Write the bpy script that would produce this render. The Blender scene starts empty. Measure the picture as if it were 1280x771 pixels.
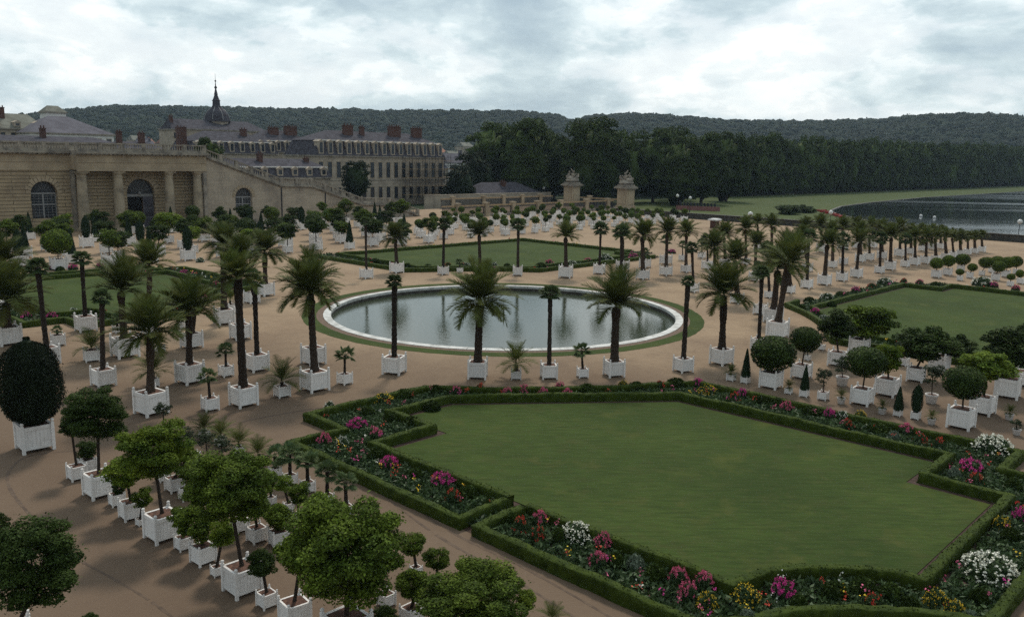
import bpy, bmesh, math, random, json
import numpy as np
from mathutils import Vector, Matrix
random.seed(7)
PI = math.pi
S = bpy.context.scene
COL = S.collection
def R(d): return math.radians(d)
# world axes: X = v (runs towards the lake), Y = u (runs towards the wing wall), origin = pool centre

# ------------------------------------------------------------------ materials
MATS = {}
def mat(name, col, rough=.85, col2=None, scale=6.0, bump=0.0, bscale=30.0, island=0.0, spec=.25, transl=0.0, detail=6, mixlo=.35, mixhi=.65, coords='Object', objrand=0.0):
    if name in MATS: return MATS[name]
    m = bpy.data.materials.new(name); m.use_nodes = True
    nt = m.node_tree; N = nt.nodes; L = nt.links
    b = N['Principled BSDF']; b.inputs['Roughness'].default_value = rough
    b.inputs['Specular IOR Level'].default_value = spec
    tc = N.new('ShaderNodeTexCoord')
    no = N.new('ShaderNodeTexNoise'); no.inputs['Scale'].default_value = scale; no.inputs['Detail'].default_value = detail
    L.new(tc.outputs[coords], no.inputs['Vector'])
    rp = N.new('ShaderNodeMapRange'); rp.inputs['From Min'].default_value = mixlo; rp.inputs['From Max'].default_value = mixhi
    L.new(no.outputs['Fac'], rp.inputs['Value'])
    mx = N.new('ShaderNodeMix'); mx.data_type = 'RGBA'
    mx.inputs['A'].default_value = (*col, 1); mx.inputs['B'].default_value = (*(col2 or tuple(c*.7 for c in col)), 1)
    L.new(rp.outputs['Result'], mx.inputs['Factor'])
    out = mx.outputs['Result']
    def scalev(out, src, lo, hi):
        mr = N.new('ShaderNodeMapRange'); mr.inputs['To Min'].default_value = lo; mr.inputs['To Max'].default_value = hi
        L.new(src, mr.inputs['Value'])
        h = N.new('ShaderNodeHueSaturation'); L.new(mr.outputs['Result'], h.inputs['Value']); L.new(out, h.inputs['Color'])
        return h.outputs['Color']
    if island:
        g = N.new('ShaderNodeNewGeometry'); out = scalev(out, g.outputs['Random Per Island'], 1-island, 1+island)
    if objrand:
        oi = N.new('ShaderNodeObjectInfo'); out = scalev(out, oi.outputs['Random'], 1-objrand, 1+objrand)
    L.new(out, b.inputs['Base Color'])
    if bump:
        n2 = N.new('ShaderNodeTexNoise'); n2.inputs['Scale'].default_value = bscale; n2.inputs['Detail'].default_value = 4
        L.new(tc.outputs[coords], n2.inputs['Vector'])
        bp = N.new('ShaderNodeBump'); bp.inputs['Strength'].default_value = bump; bp.inputs['Distance'].default_value = .05
        L.new(n2.outputs['Fac'], bp.inputs['Height']); L.new(bp.outputs['Normal'], b.inputs['Normal'])
    if transl:
        tr = N.new('ShaderNodeBsdfTranslucent'); L.new(out, tr.inputs['Color'])
        ms = N.new('ShaderNodeMixShader'); ms.inputs[0].default_value = transl
        L.new(b.outputs[0], ms.inputs[1]); L.new(tr.outputs[0], ms.inputs[2]); L.new(ms.outputs[0], N['Material Output'].inputs['Surface'])
    MATS[name] = m
    return m

M = {}
M['tub'] = mat('white_painted_wood', (.78,.755,.73), .6, (.56,.52,.48), 5.0, .3, 18, objrand=.10, mixlo=.50, mixhi=1.0, detail=9)
M['pot'] = mat('white_pot', (.66,.64,.62), .6, (.5,.47,.45), 3, .1, 18, objrand=.08)
M['soil'] = mat('reddish_soil', (.16,.085,.06), .95, (.08,.045,.035), 9, .6, 30)
M['bedsoil'] = mat('bed_soil', (.075,.045,.035), .95, (.04,.026,.02), 5, .6, 20)
M['edge_soil'] = mat('edge_soil', (.17,.115,.085), .95, (.10,.07,.05), 5, .4, 20)
M['datetrunk'] = mat('date_palm_bark', (.085,.060,.042), .95, (.032,.023,.018), 14, 1.0, 26, objrand=.35)
M['fantrunk'] = mat('fan_palm_bark', (.055,.040,.030), .95, (.022,.017,.014), 18, .9, 30, objrand=.35)
M['bark'] = mat('bark', (.06,.045,.034), .95, (.028,.022,.018), 12, .6, 30)
M['date'] = mat('date_frond', (.058,.080,.020), .55, (.094,.102,.028), 1.5, 0, island=.35, transl=.22, objrand=.2)
M['fan'] = mat('fan_frond', (.050,.085,.034), .6, (.085,.11,.045), 2.5, 0, island=.35, transl=.2, objrand=.2)
M['deadfrond'] = mat('dry_frond', (.13,.10,.055), .8, (.08,.06,.04), 3, 0, island=.3)
M['leaf_n'] = mat('leaf_green', (.105,.148,.018), .5, (.038,.066,.010), 1.3, 0, island=.6, transl=.2, objrand=.18)
M['leaf_y'] = mat('leaf_bright', (.155,.205,.022), .5, (.075,.125,.018), 1.3, 0, island=.4, transl=.25, objrand=.15)
M['leaf_y2'] = mat('leaf_fresh', (.085,.128,.020), .5, (.04,.075,.013), 1.3, 0, island=.4, transl=.2, objrand=.15)
M['leaf_k'] = mat('leaf_dark', (.042,.066,.014), .55, (.020,.036,.008), 1.3, 0, island=.45, transl=.12, objrand=.2)
M['yew'] = mat('yew_dark', (.014,.022,.010), .7, (.008,.013,.007), 1.5, 0, island=.5)
M['core'] = mat('inner_foliage', (.012,.02,.007), .9)
M['cone'] = mat('cone_leaf', (.022,.040,.018), .6, (.012,.024,.011), 2, 0, island=.45)
M['shrub'] = mat('greyish_leaf', (.06,.078,.042), .6, (.035,.045,.026), 2, 0, island=.4, transl=.15)
M['tree'] = mat('plane_tree_leaf', (.056,.082,.019), .65, (.024,.042,.011), .10, 0, island=.4, transl=.12, objrand=.2)
M['treedark'] = mat('dark_tree_leaf', (.016,.028,.011), .7, (.009,.016,.007), .2, 0, island=.4, objrand=.15)
M['hedge'] = mat('box_hedge', (.056,.082,.011), .75, (.030,.048,.007), 3.5, .9, 60, island=.12)
M['stone'] = mat('ashlar_stone', (.40,.325,.225), .85, (.27,.215,.15), .35, .3, 5, detail=8)
M['stoned'] = mat('weathered_stone', (.30,.265,.215), .85, (.13,.115,.10), .9, .4, 6, detail=8, mixlo=.4, mixhi=.7)
M['marble'] = mat('pale_coping_stone', (.55,.55,.53), .55, (.26,.26,.24), 1.1, .15, 8, spec=.3, detail=9, mixlo=.42, mixhi=.72)
M['poolwall'] = mat('wet_pool_wall', (.085,.075,.06), .6, (.04,.036,.03), 2, .2, 8)
M['slate'] = mat('slate_roof', (.078,.074,.088), .9, (.045,.043,.052), .9, .3, 12, detail=8, spec=.08)
M['slate_l'] = mat('pale_slate_roof', (.13,.125,.145), .9, (.09,.085,.10), .5, .3, 12, spec=.08)
M['slate_g'] = mat('greenish_zinc_roof', (.20,.20,.17), .9, (.13,.13,.11), .5, .2, 12, spec=.08)
M['render'] = mat('pale_render', (.42,.355,.28), .9, (.29,.245,.195), .6, .1, 8)
M['white'] = mat('white_render', (.7,.69,.66), .8, (.6,.58,.55), 1)
M['brick'] = mat('red_brick', (.115,.058,.045), .9, (.07,.040,.034), 2, .4, 20)
M['tile'] = mat('red_tiles', (.30,.14,.09), .9, (.2,.1,.07), .6, .3, 10)
M['glass'] = mat('dark_window_glass', (.022,.026,.034), .12, (.035,.04,.05), .5, spec=.5)
M['dark'] = mat('dark_opening', (.012,.011,.011), .9)
M['bars'] = mat('painted_window_bars', (.27,.27,.27), .6)
M['iron'] = mat('dark_iron', (.022,.025,.035), .6)
M['ochre'] = mat('ochre_rail', (.36,.25,.14), .8, (.24,.17,.10), 1.2)
M['lampw'] = mat('white_globe', (.75,.75,.73), .3)
M['red'] = mat('red_paint', (.35,.035,.03), .6)
M['pinkred'] = mat('pinkish_barrier', (.26,.12,.11), .8, (.2,.09,.085), .5)
M['white_paint'] = mat('white_paint', (.78,.78,.77), .5)
for _k in ('date','fan','leaf_n','leaf_y','leaf_y2','leaf_k','yew','cone','shrub','tree','treedark','hedge'):
    _b = M[_k].node_tree.nodes['Principled BSDF']; _b.inputs['Specular IOR Level'].default_value = .09; _b.inputs['Roughness'].default_value = .7
for k, c, c2 in (('m',(.62,.06,.30),(.50,.04,.22)), ('p',(.66,.17,.27),(.55,.08,.18)), ('r',(.50,.035,.025),(.6,.09,.05)), ('w',(.78,.77,.70),(.7,.7,.6)), ('W',(.80,.79,.70),(.7,.68,.55)), ('Y',(.70,.42,.02),(.72,.55,.05))):
    M['fl_'+k] = mat('blossom_'+{'m':'magenta','p':'pink','r':'red','w':'white','W':'daisy_white','Y':'yellow'}[k], c, .7, c2, 6, island=.2)
M['fl_leaf'] = mat('flower_foliage', (.060,.098,.034), .6, (.03,.056,.022), 2, island=.4, transl=.15)
M['silver'] = mat('silver_foliage', (.16,.20,.14), .7, (.10,.13,.09), 2, island=.3)

def stone_courses(name, col, col2, ch, depth, stain):
    m = bpy.data.materials.new(name); m.use_nodes = True; nt = m.node_tree; N = nt.nodes; L = nt.links
    b = N['Principled BSDF']; b.inputs['Roughness'].default_value = .88; b.inputs['Specular IOR Level'].default_value = .2
    tc = N.new('ShaderNodeTexCoord'); sp = N.new('ShaderNodeSeparateXYZ'); L.new(tc.outputs['Object'], sp.inputs[0])
    ad = N.new('ShaderNodeMath'); ad.operation = 'ADD'; L.new(sp.outputs['X'], ad.inputs[0]); L.new(sp.outputs['Y'], ad.inputs[1])
    cb = N.new('ShaderNodeCombineXYZ'); L.new(ad.outputs[0], cb.inputs['X']); L.new(sp.outputs['Z'], cb.inputs['Y'])
    br = N.new('ShaderNodeTexBrick'); br.inputs['Scale'].default_value = 1; br.inputs['Brick Width'].default_value = ch*(9 if depth > .5 else 3.2); br.inputs['Row Height'].default_value = ch
    br.inputs['Mortar Size'].default_value = .05 if depth > .5 else .012; br.inputs['Mortar Smooth'].default_value = .3
    br.inputs['Color1'].default_value = (*col,1); br.inputs['Color2'].default_value = (*[c*.88 for c in col],1)
    br.inputs['Mortar'].default_value = (*[c*.34 for c in col],1) if depth > .5 else (*[c*.72 for c in col],1)
    L.new(cb.outputs[0], br.inputs['Vector'])
    no = N.new('ShaderNodeTexNoise'); no.inputs['Scale'].default_value = .22; no.inputs['Detail'].default_value = 9; no.inputs['Roughness'].default_value = .62
    L.new(tc.outputs['Object'], no.inputs['Vector'])
    mr = N.new('ShaderNodeMapRange'); mr.inputs['From Min'].default_value = .48; mr.inputs['From Max'].default_value = .68; mr.inputs['To Max'].default_value = stain
    L.new(no.outputs['Fac'], mr.inputs['Value'])
    mx = N.new('ShaderNodeMix'); mx.data_type = 'RGBA'; L.new(mr.outputs[0], mx.inputs['Factor']); L.new(br.outputs['Color'], mx.inputs['A']); mx.inputs['B'].default_value = (*col2,1)
    L.new(mx.outputs['Result'], b.inputs['Base Color'])
    iv = N.new('ShaderNodeMath'); iv.operation = 'SUBTRACT'; iv.inputs[0].default_value = 1; L.new(br.outputs['Fac'], iv.inputs[1])
    bp = N.new('ShaderNodeBump'); bp.inputs['Strength'].default_value = depth; bp.inputs['Distance'].default_value = .06
    L.new(iv.outputs[0], bp.inputs['Height']); L.new(bp.outputs['Normal'], b.inputs['Normal'])
    return m
M['rust'] = stone_courses('rusticated_stone', (.38,.30,.195), (.18,.14,.10), .56, 1.0, .75)
M['ashlar'] = stone_courses('smooth_ashlar', (.40,.34,.265), (.20,.17,.14), .5, .35, .85)

def ground_mat(name, a, b_, dark, s1, s2, far=None, stripes=False):
    m = bpy.data.materials.new(name); m.use_nodes = True; nt = m.node_tree; N = nt.nodes; L = nt.links
    b = N['Principled BSDF']; b.inputs['Roughness'].default_value = .95; b.inputs['Specular IOR Level'].default_value = .12
    g = N.new('ShaderNodeNewGeometry')
    def noise(s, d, r=.55, stretch=None):
        n = N.new('ShaderNodeTexNoise'); n.inputs['Scale'].default_value = s; n.inputs['Detail'].default_value = d; n.inputs['Roughness'].default_value = r
        if stretch:
            mp = N.new('ShaderNodeMapping'); mp.inputs['Scale'].default_value = stretch; L.new(g.outputs['Position'], mp.inputs[0]); L.new(mp.outputs[0], n.inputs['Vector'])
        else: L.new(g.outputs['Position'], n.inputs['Vector'])
        return n.outputs['Fac']
    def mix(f, A, B, lo, hi, amt=1):
        mr = N.new('ShaderNodeMapRange'); mr.inputs['From Min'].default_value = lo; mr.inputs['From Max'].default_value = hi; mr.inputs['To Max'].default_value = amt
        L.new(f, mr.inputs['Value']); mx = N.new('ShaderNodeMix'); mx.data_type = 'RGBA'; L.new(mr.outputs[0], mx.inputs['Factor'])
        for k, v in (('A',A),('B',B)):
            if isinstance(v, tuple): mx.inputs[k].default_value = (*v,1)
            else: L.new(v, mx.inputs[k])
        return mx.outputs['Result']
    c = mix(noise(s1, 8), a, b_, .38, .66)
    c = mix(noise(s2, 10, .65), c, dark, .55, .75, .55)
    c = mix(noise(9.0, 5, .7), c, dark, .48, .75, .5)
    c = mix(noise(.9, 9, .72), c, dark, .50, .72, .35)
    c = mix(noise(.5, 6, .6, (1, .12, 1)), c, b_, .5, .72, .5)
    if far:    # browner earth near the camera, with lens vignetting painted into its colour
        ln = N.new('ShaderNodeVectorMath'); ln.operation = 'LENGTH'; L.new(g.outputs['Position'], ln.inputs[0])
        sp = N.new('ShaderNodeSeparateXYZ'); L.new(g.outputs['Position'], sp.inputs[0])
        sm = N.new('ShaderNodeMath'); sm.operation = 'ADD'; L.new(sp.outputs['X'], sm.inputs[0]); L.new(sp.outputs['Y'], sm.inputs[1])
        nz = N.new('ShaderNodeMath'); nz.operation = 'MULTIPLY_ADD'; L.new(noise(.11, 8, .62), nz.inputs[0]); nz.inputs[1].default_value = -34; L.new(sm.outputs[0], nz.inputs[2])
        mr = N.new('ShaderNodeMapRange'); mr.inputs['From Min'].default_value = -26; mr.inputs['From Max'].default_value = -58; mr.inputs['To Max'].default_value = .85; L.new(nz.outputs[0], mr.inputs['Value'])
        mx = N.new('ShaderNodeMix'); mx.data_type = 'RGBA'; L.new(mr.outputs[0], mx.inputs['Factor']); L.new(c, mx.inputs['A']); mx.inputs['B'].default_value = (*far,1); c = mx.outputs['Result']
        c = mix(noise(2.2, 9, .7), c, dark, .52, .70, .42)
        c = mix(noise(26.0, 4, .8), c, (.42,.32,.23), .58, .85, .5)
    if stripes:
        mp = N.new('ShaderNodeMapping'); mp.vector_type = 'TEXTURE'; mp.inputs['Rotation'].default_value = (0,0,-.80); mp.inputs['Scale'].default_value = (2.2,.30,1); L.new(g.outputs['Position'], mp.inputs[0])
        n = N.new('ShaderNodeTexNoise'); n.inputs['Scale'].default_value = 1.6; n.inputs['Detail'].default_value = 9; n.inputs['Roughness'].default_value = .75; L.new(mp.outputs[0], n.inputs['Vector'])
        c = mix(n.outputs['Fac'], c, tuple(q*.52 for q in b_), .42, .68, .75)
        c = mix(noise(30.0, 4, .8), c, tuple(q*1.7 for q in a), .52, .8, .6)
        c = mix(noise(.35, 5, .6), c, (a[0]*1.5, a[1]*1.12, a[2]*1.2), .56, .70, .55)
    L.new(c, b.inputs['Base Color'])
    n = N.new('ShaderNodeTexNoise'); n.inputs['Scale'].default_value = 14; n.inputs['Detail'].default_value = 8; L.new(g.outputs['Position'], n.inputs['Vector'])
    bp = N.new('ShaderNodeBump'); bp.inputs['Strength'].default_value = .45; bp.inputs['Distance'].default_value = .04; L.new(n.outputs['Fac'], bp.inputs['Height']); L.new(bp.outputs['Normal'], b.inputs['Normal'])
    return m
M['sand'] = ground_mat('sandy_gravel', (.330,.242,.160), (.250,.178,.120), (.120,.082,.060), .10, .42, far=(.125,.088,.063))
M['lawn'] = ground_mat('mown_grass', (.048,.076,.015), (.029,.051,.010), (.075,.062,.026), .16, .7, stripes=True)
M['field'] = ground_mat('meadow_grass', (.074,.098,.030), (.050,.074,.022), (.07,.065,.036), .01, .06, stripes=True)
M['farland'] = ground_mat('wood_floor', (.020,.034,.014), (.026,.040,.018), (.014,.022,.010), .01, .05)

def water_mat(name, col, bump, scale, rough):
    m = bpy.data.materials.new(name); m.use_nodes = True; nt = m.node_tree; N = nt.nodes; L = nt.links
    b = N['Principled BSDF']; b.inputs['Base Color'].default_value = (*col,1); b.inputs['Roughness'].default_value = rough
    b.inputs['IOR'].default_value = 1.33; b.inputs['Specular IOR Level'].default_value = .5
    g = N.new('ShaderNodeNewGeometry'); mp = N.new('ShaderNodeMapping'); mp.inputs['Rotation'].default_value = (0,0,.4); mp.inputs['Scale'].default_value = (1,2.2,1)
    n = N.new('ShaderNodeTexNoise'); n.inputs['Scale'].default_value = scale; n.inputs['Detail'].default_value = 4
    L.new(g.outputs['Position'], mp.inputs[0]); L.new(mp.outputs[0], n.inputs['Vector'])
    bp = N.new('ShaderNodeBump'); bp.inputs['Strength'].default_value = bump; bp.inputs['Distance'].default_value = .1
    L.new(n.outputs['Fac'], bp.inputs['Height']); L.new(bp.outputs['Normal'], b.inputs['Normal'])
    return m, n, bp, b, g
M['pool'] = water_mat('pool_water', (.036,.046,.028), .09, 2.6, .035)[0]
mw, n_, bp_, b_, g_ = water_mat('lake_water', (.018,.022,.026), .10, .8, .05)
nt = mw.node_tree   # wind streaks: rougher, rippled bands between calm dark bands
mp = nt.nodes.new('ShaderNodeMapping'); mp.vector_type = 'TEXTURE'; mp.inputs['Rotation'].default_value = (0,0,-.80); mp.inputs['Scale'].default_value = (260,38,1)
n3 = nt.nodes.new('ShaderNodeTexNoise'); n3.inputs['Scale'].default_value = 1; n3.inputs['Detail'].default_value = 3
nt.links.new(g_.outputs['Position'], mp.inputs[0]); nt.links.new(mp.outputs[0], n3.inputs['Vector'])
mr = nt.nodes.new('ShaderNodeMapRange'); mr.inputs['From Min'].default_value = .45; mr.inputs['From Max'].default_value = .6; mr.inputs['To Min'].default_value = .04; mr.inputs['To Max'].default_value = .16
nt.links.new(n3.outputs['Fac'], mr.inputs['Value']); nt.links.new(mr.outputs[0], b_.inputs['Roughness'])
M['lake'] = mw

# ------------------------------------------------------------------ mesh helpers
class MB:
    def __init__(s): s.v = []; s.f = []; s.mi = []
    def add(s, vs, fs, mi=0):
        o = len(s.v); s.v += [tuple(p) for p in vs]; s.f += [tuple(i+o for i in f) for f in fs]; s.mi += [mi]*len(fs)
    def box(s, x0, y0, z0, x1, y1, z1, mi=0, rot=0, c=None):
        vs = [(x0,y0,z0),(x1,y0,z0),(x1,y1,z0),(x0,y1,z0),(x0,y0,z1),(x1,y0,z1),(x1,y1,z1),(x0,y1,z1)]
        if rot:
            cx, cy = c or ((x0+x1)/2, (y0+y1)/2); ca, sa = math.cos(rot), math.sin(rot)
            vs = [(cx+(x-cx)*ca-(y-cy)*sa, cy+(x-cx)*sa+(y-cy)*ca, z) for x, y, z in vs]
        s.add(vs, [(0,3,2,1),(4,5,6,7),(0,1,5,4),(1,2,6,5),(2,3,7,6),(3,0,4,7)], mi)
    def cyl(s, x, y, z0, z1, r0, r1=None, n=10, mi=0):
        s.lathe(x, y, [(z0, r0), (z1, r0 if r1 is None else r1)], n, mi)
    def lathe(s, x, y, prof, n=12, mi=0, cap=True):
        vs = []
        for z, r in prof:
            vs += [(x+r*math.cos(2*PI*i/n), y+r*math.sin(2*PI*i/n), z) for i in range(n)]
        fs = []
        for k in range(len(prof)-1):
            fs += [(k*n+i, k*n+(i+1)%n, (k+1)*n+(i+1)%n, (k+1)*n+i) for i in range(n)]
        if cap: fs += [tuple(range(n))[::-1], tuple((len(prof)-1)*n+i for i in range(n))]
        s.add(vs, fs, mi)
    def tube(s, pts, rad, n=6, mi=0):
        vs = []; fs = []
        for k, p in enumerate(pts):
            p = Vector(p); a = Vector(pts[max(0,k-1)]); b = Vector(pts[min(len(pts)-1,k+1)]); d = (b-a).normalized()
            u = d.cross(Vector((0.31,.2,1)) if abs(d.z) < .9 else Vector((1,.1,0))).normalized(); w = d.cross(u)
            r = rad[k] if isinstance(rad, (list,tuple)) else rad
            vs += [tuple(p+u*r*math.cos(2*PI*i/n)+w*r*math.sin(2*PI*i/n)) for i in range(n)]
        for k in range(len(pts)-1): fs += [(k*n+i, k*n+(i+1)%n, (k+1)*n+(i+1)%n, (k+1)*n+i) for i in range(n)]
        fs += [tuple(range(n))[::-1], tuple((len(pts)-1)*n+i for i in range(n))]
        s.add(vs, fs, mi)
    def mesh(s, name, mats, smooth=False):
        me = bpy.data.meshes.new(name); me.from_pydata(s.v, [], s.f)
        for m in (mats if isinstance(mats, (list,tuple)) else [mats]): me.materials.append(m)
        if len(set(s.mi)) > 1: me.polygons.foreach_set('material_index', s.mi)
        if smooth: me.polygons.foreach_set('use_smooth', [True]*len(s.f))
        me.update(); return me
def np_mesh(name, V, F, m, smooth=False):
    me = bpy.data.meshes.new(name); V = np.asarray(V, np.float32); F = np.asarray(F, np.int32); k = F.shape[1]
    me.vertices.add(len(V)); me.vertices.foreach_set('co', V.ravel())
    me.loops.add(F.size); me.loops.foreach_set('vertex_index', F.ravel())
    me.polygons.add(len(F)); me.polygons.foreach_set('loop_start', np.arange(len(F), dtype=np.int32)*k)
    me.materials.append(m); me.update(calc_edges=True)
    if smooth: me.polygons.foreach_set('use_smooth', [True]*len(F))
    return me
def link(name, me, parent=None, loc=(0,0,0), rot=(0,0,0), sc=(1,1,1)):
    o = bpy.data.objects.new(name, me); COL.objects.link(o); o.location = loc; o.rotation_euler = rot; o.scale = sc
    if parent: o.parent = parent
    return o
def thing(name, label, cat, loc=(0,0,0), rz=0, group=None, me=None):
    o = link(name, me, None, loc, (0,0,rz)); o['label'] = label; o['category'] = cat
    if group: o['group'] = group
    return o
def struct(name, me, kind='structure', loc=(0,0,0)):
    o = link(name, me, None, loc); o['kind'] = kind; return o
def poly_mesh(name, outer, z, m, holes=()):
    bm = bmesh.new(); es = []
    for loop in [outer]+list(holes):
        vs = [bm.verts.new((p[0], p[1], z)) for p in loop]
        es += [bm.edges.new((vs[i], vs[(i+1)%len(vs)])) for i in range(len(vs))]
    bmesh.ops.triangle_fill(bm, use_beauty=True, use_dissolve=False, edges=es)
    for f in bm.faces:
        if f.normal.z < 0: f.normal_flip()
    me = bpy.data.meshes.new(name); bm.to_mesh(me); bm.free(); me.materials.append(m); return me
rg = np.random.default_rng(11)
def quads(C, size, rg=rg, nrm=None, elong=1.6, flat=0.0):
    """leaf shaped quads at centres C with random facing"""
    n = len(C); size = np.broadcast_to(size, (n,))[:, None]
    d = rg.normal(size=(n,3)); d /= np.linalg.norm(d, axis=1, keepdims=True)
    if nrm is not None:
        d = d*.75+nrm; d /= np.linalg.norm(d, axis=1, keepdims=True)
    t = rg.normal(size=(n,3)); t -= d*(t*d).sum(1, keepdims=True); t /= np.linalg.norm(t, axis=1, keepdims=True)+1e-9
    b = np.cross(d, t)
    V = np.stack([C-t*size*elong*.5, C+b*size*.42-d*size*.08, C+t*size*elong*.5, C-b*size*.42-d*size*.08], 1).reshape(-1,3)
    F = np.arange(4*n).reshape(n,4)
    return V, F
def merge(parts):
    V = []; F = []; o = 0
    for v, f in parts: V.append(v); F.append(f+o); o += len(v)
    return np.concatenate(V), np.concatenate(F)
def sph(n, rg=rg):
    d = rg.normal(size=(n,3)); return d/np.linalg.norm(d, axis=1, keepdims=True)
def core_geo(r, rz, zc, n=14, m=9, wob=.06, rg=rg):
    V = []; F = []
    for j in range(m+1):
        a = PI*j/m
        for i in range(n):
            w = 1+rg.normal()*wob; b = 2*PI*i/n
            V.append((r*math.sin(a)*math.cos(b)*w, r*math.sin(a)*math.sin(b)*w, zc+rz*math.cos(a)*w))
    for j in range(m):
        for i in range(n): F.append((j*n+i, (j+1)*n+i, (j+1)*n+(i+1)%n, j*n+(i+1)%n))
    return np.array(V), np.array(F)
# crown meshes in unit size: centred at 0, radius 1
def crown_clipped(name, n, size, m, seed, lump=.05):
    g = np.random.default_rng(seed); d = sph(n, g)
    k = sph(26, g); amp = 1+lump*np.max(np.clip((d@k.T-.86)/.14, 0, 1), axis=1)
    r = amp*(1-np.abs(g.normal(size=n))*.07)
    C = d*r[:,None]
    V, F = quads(C, size*g.uniform(.7,1.3,n), g, d)
    cv, cf = core_geo(.86, .86, 0, rg=g)
    V, F = merge([(V,F),(cv,cf)])
    return np_mesh(name, V, F, m)
def crown_loose(name, n, size, m, seed, clumps=30, cr=.34, hollow=.5):
    g = np.random.default_rng(seed); cd = sph(clumps, g); cd[:,2] = cd[:,2]*.85+.05
    cc = cd*(g.uniform(hollow, .92, clumps)[:,None]); rr = g.uniform(.7,1.25,clumps)*cr
    idx = g.integers(0, clumps, n); d = sph(n, g); d[:,2] = np.abs(d[:,2])*.6+d[:,2]*.4; 
    C = cc[idx]+d*(rr[idx]*g.uniform(.55,1.0,n)**.5)[:,None]*np.array([1,1,.9])
    nn = d*.6+np.array([0,0,.5])
    f = g.random(n) < .16; df = sph(n, g); C = np.where(f[:,None], df*(.76*g.uniform(.25,1,n)**.5)[:,None], C); C[:,2] = np.where(C[:,2] < 0, C[:,2]*1.12, C[:,2]); C = C*np.where(g.random(n) < .07, g.uniform(1.03,1.14,n), 1)[:,None]
    V, F = quads(C, size*g.uniform(.6,1.4,n), g, nn)
    return np_mesh(name, V, F, m)
def crown_tree(name, n, size, m, seed, clumps=60):
    """big park tree, unit radius, height about 2.1, dome topped and full to near the ground"""
    g = np.random.default_rng(seed); cd = sph(clumps, g)
    prof = lambda z: np.sqrt(np.clip(1-((z-.0)/1.0)**2, 0, 1))
    zz = g.uniform(-.9, .92, clumps); rr_ = prof(zz)**.7*g.uniform(.45,.92,clumps); an = g.uniform(0,2*PI,clumps)
    cc = np.stack([rr_*np.cos(an), rr_*np.sin(an), zz], 1); rr = g.uniform(.17,.32,clumps)
    idx = g.integers(0, clumps, n); d = sph(n, g); d[:,2] = np.abs(d[:,2])*.7+d[:,2]*.3
    C = cc[idx]+d*(rr[idx]*g.uniform(.6,1,n)**.5)[:,None]
    V, F = quads(C, size*g.uniform(.6,1.5,n), g, d*.7+np.array([0,0,.3]), 1.2)
    cv, cf = core_geo(.66, .80, -.05, 16, 10, .16, g)
    V, F = merge([(V,F),(cv,cf)])
    return np_mesh(name, V, F, m)
def crown_cone(name, n, size, m, seed, oval=False):
    g = np.random.default_rng(seed); t = g.uniform(0,1,n)**.8; a = g.uniform(0,2*PI,n)
    t = g.uniform(0,1,n) if oval else t; r = (np.clip(1-np.abs(2*t-.92)**2.5,0.02,1)**.6*.98*(1+.05*np.sin(a*3+t*9)+.04*np.sin(a*7-t*13))) if oval else (1-t)**.8*.95+.05
    r = np.where(t < .06, r*.8, r)*(1+g.normal(size=n)*(.06 if oval else .05))
    C = np.stack([r*np.cos(a), r*np.sin(a), t*2-1], 1)
    nn = np.stack([np.cos(a), np.sin(a), .3+0*a], 1)
    V, F = quads(C, size*g.uniform(.7,1.3,n), g, nn)
    k = 10; cv = []; cf = []
    for j in range(k+1):
        tt = j/k; rr = .84*(max(.02,1-abs(2*tt-.92)**2.5)**.6 if oval else (1-tt)**.8)
        cv += [(rr*math.cos(2*PI*i/12), rr*math.sin(2*PI*i/12), (tt*2-1)*.97) for i in range(12)]
    for j in range(k): cf += [(j*12+i, j*12+(i+1)%12, (j+1)*12+(i+1)%12, (j+1)*12+i) for i in range(12)]
    V, F = merge([(V,F),(np.array(cv),np.array(cf))])
    return np_mesh(name, V, F, m)
def date_crown(name, seed, n=46, pairs=24, low=6, high=86, m=None):
    """crown of arching feather fronds; unit reach about 1, growing point at 0"""
    g = np.random.default_rng(seed); V = []; F = []
    def quad(a, b, c, d):
        o = len(V); V.extend([a,b,c,d]); F.append((o,o+1,o+2,o+3))
    for k in range(n):
        t = (k+.5)/n; az = k*2.39996+g.normal()*.15
        el = R(high-(high-low)*t**.8+g.normal()*5); Lf = g.uniform(.95,1.18)*(1.08 if t < .7 else .95); droop = R(g.uniform(38,72)*(.55+.6*t))
        p = np.array([0,0,.02+.10*(1-t)]); step = Lf/10; h = np.array([math.cos(az), math.sin(az), 0]); side = np.array([-math.sin(az), math.cos(az), 0])
        pts = [p]; dirs = []
        for s in range(10):
            e = el-droop*((s+.5)/10)**1.4; d = h*math.cos(e)+np.array([0,0,math.sin(e)]); dirs.append(d); p = p+d*step; pts.append(p)
        dirs.append(dirs[-1])
        for s in range(10):
            w = .016*(1-s/11)
            quad(pts[s]-side*w, pts[s]+side*w, pts[s+1]+side*w*.85, pts[s+1]-side*w*.85)
        for q in range(pairs):
            s = .16+.84*(q+.5)/pairs; i = min(9, int(s*10)); fr = s*10-i; pp = pts[i]*(1-fr)+pts[i+1]*fr; d = dirs[i]
            up = np.cross(side, d); up = -up if up[2] < 0 else up
            ll = .34*math.sin(PI*min(1, s*.82+.16))**.7*Lf
            for sg in (-1, 1):
                ld = side*sg*.80+d*(.50+.5*s)+up*g.uniform(.12,.34); ld /= np.linalg.norm(ld)
                e_ = pp+ld*ll*g.uniform(.88,1.08)-np.array([0,0,.05*ll]); w = d*.023
                quad(pp-w, pp+w, e_+w*.3, e_-w*.3)
    return np_mesh(name, np.array(V), np.array(F), m or M['date'])
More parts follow.
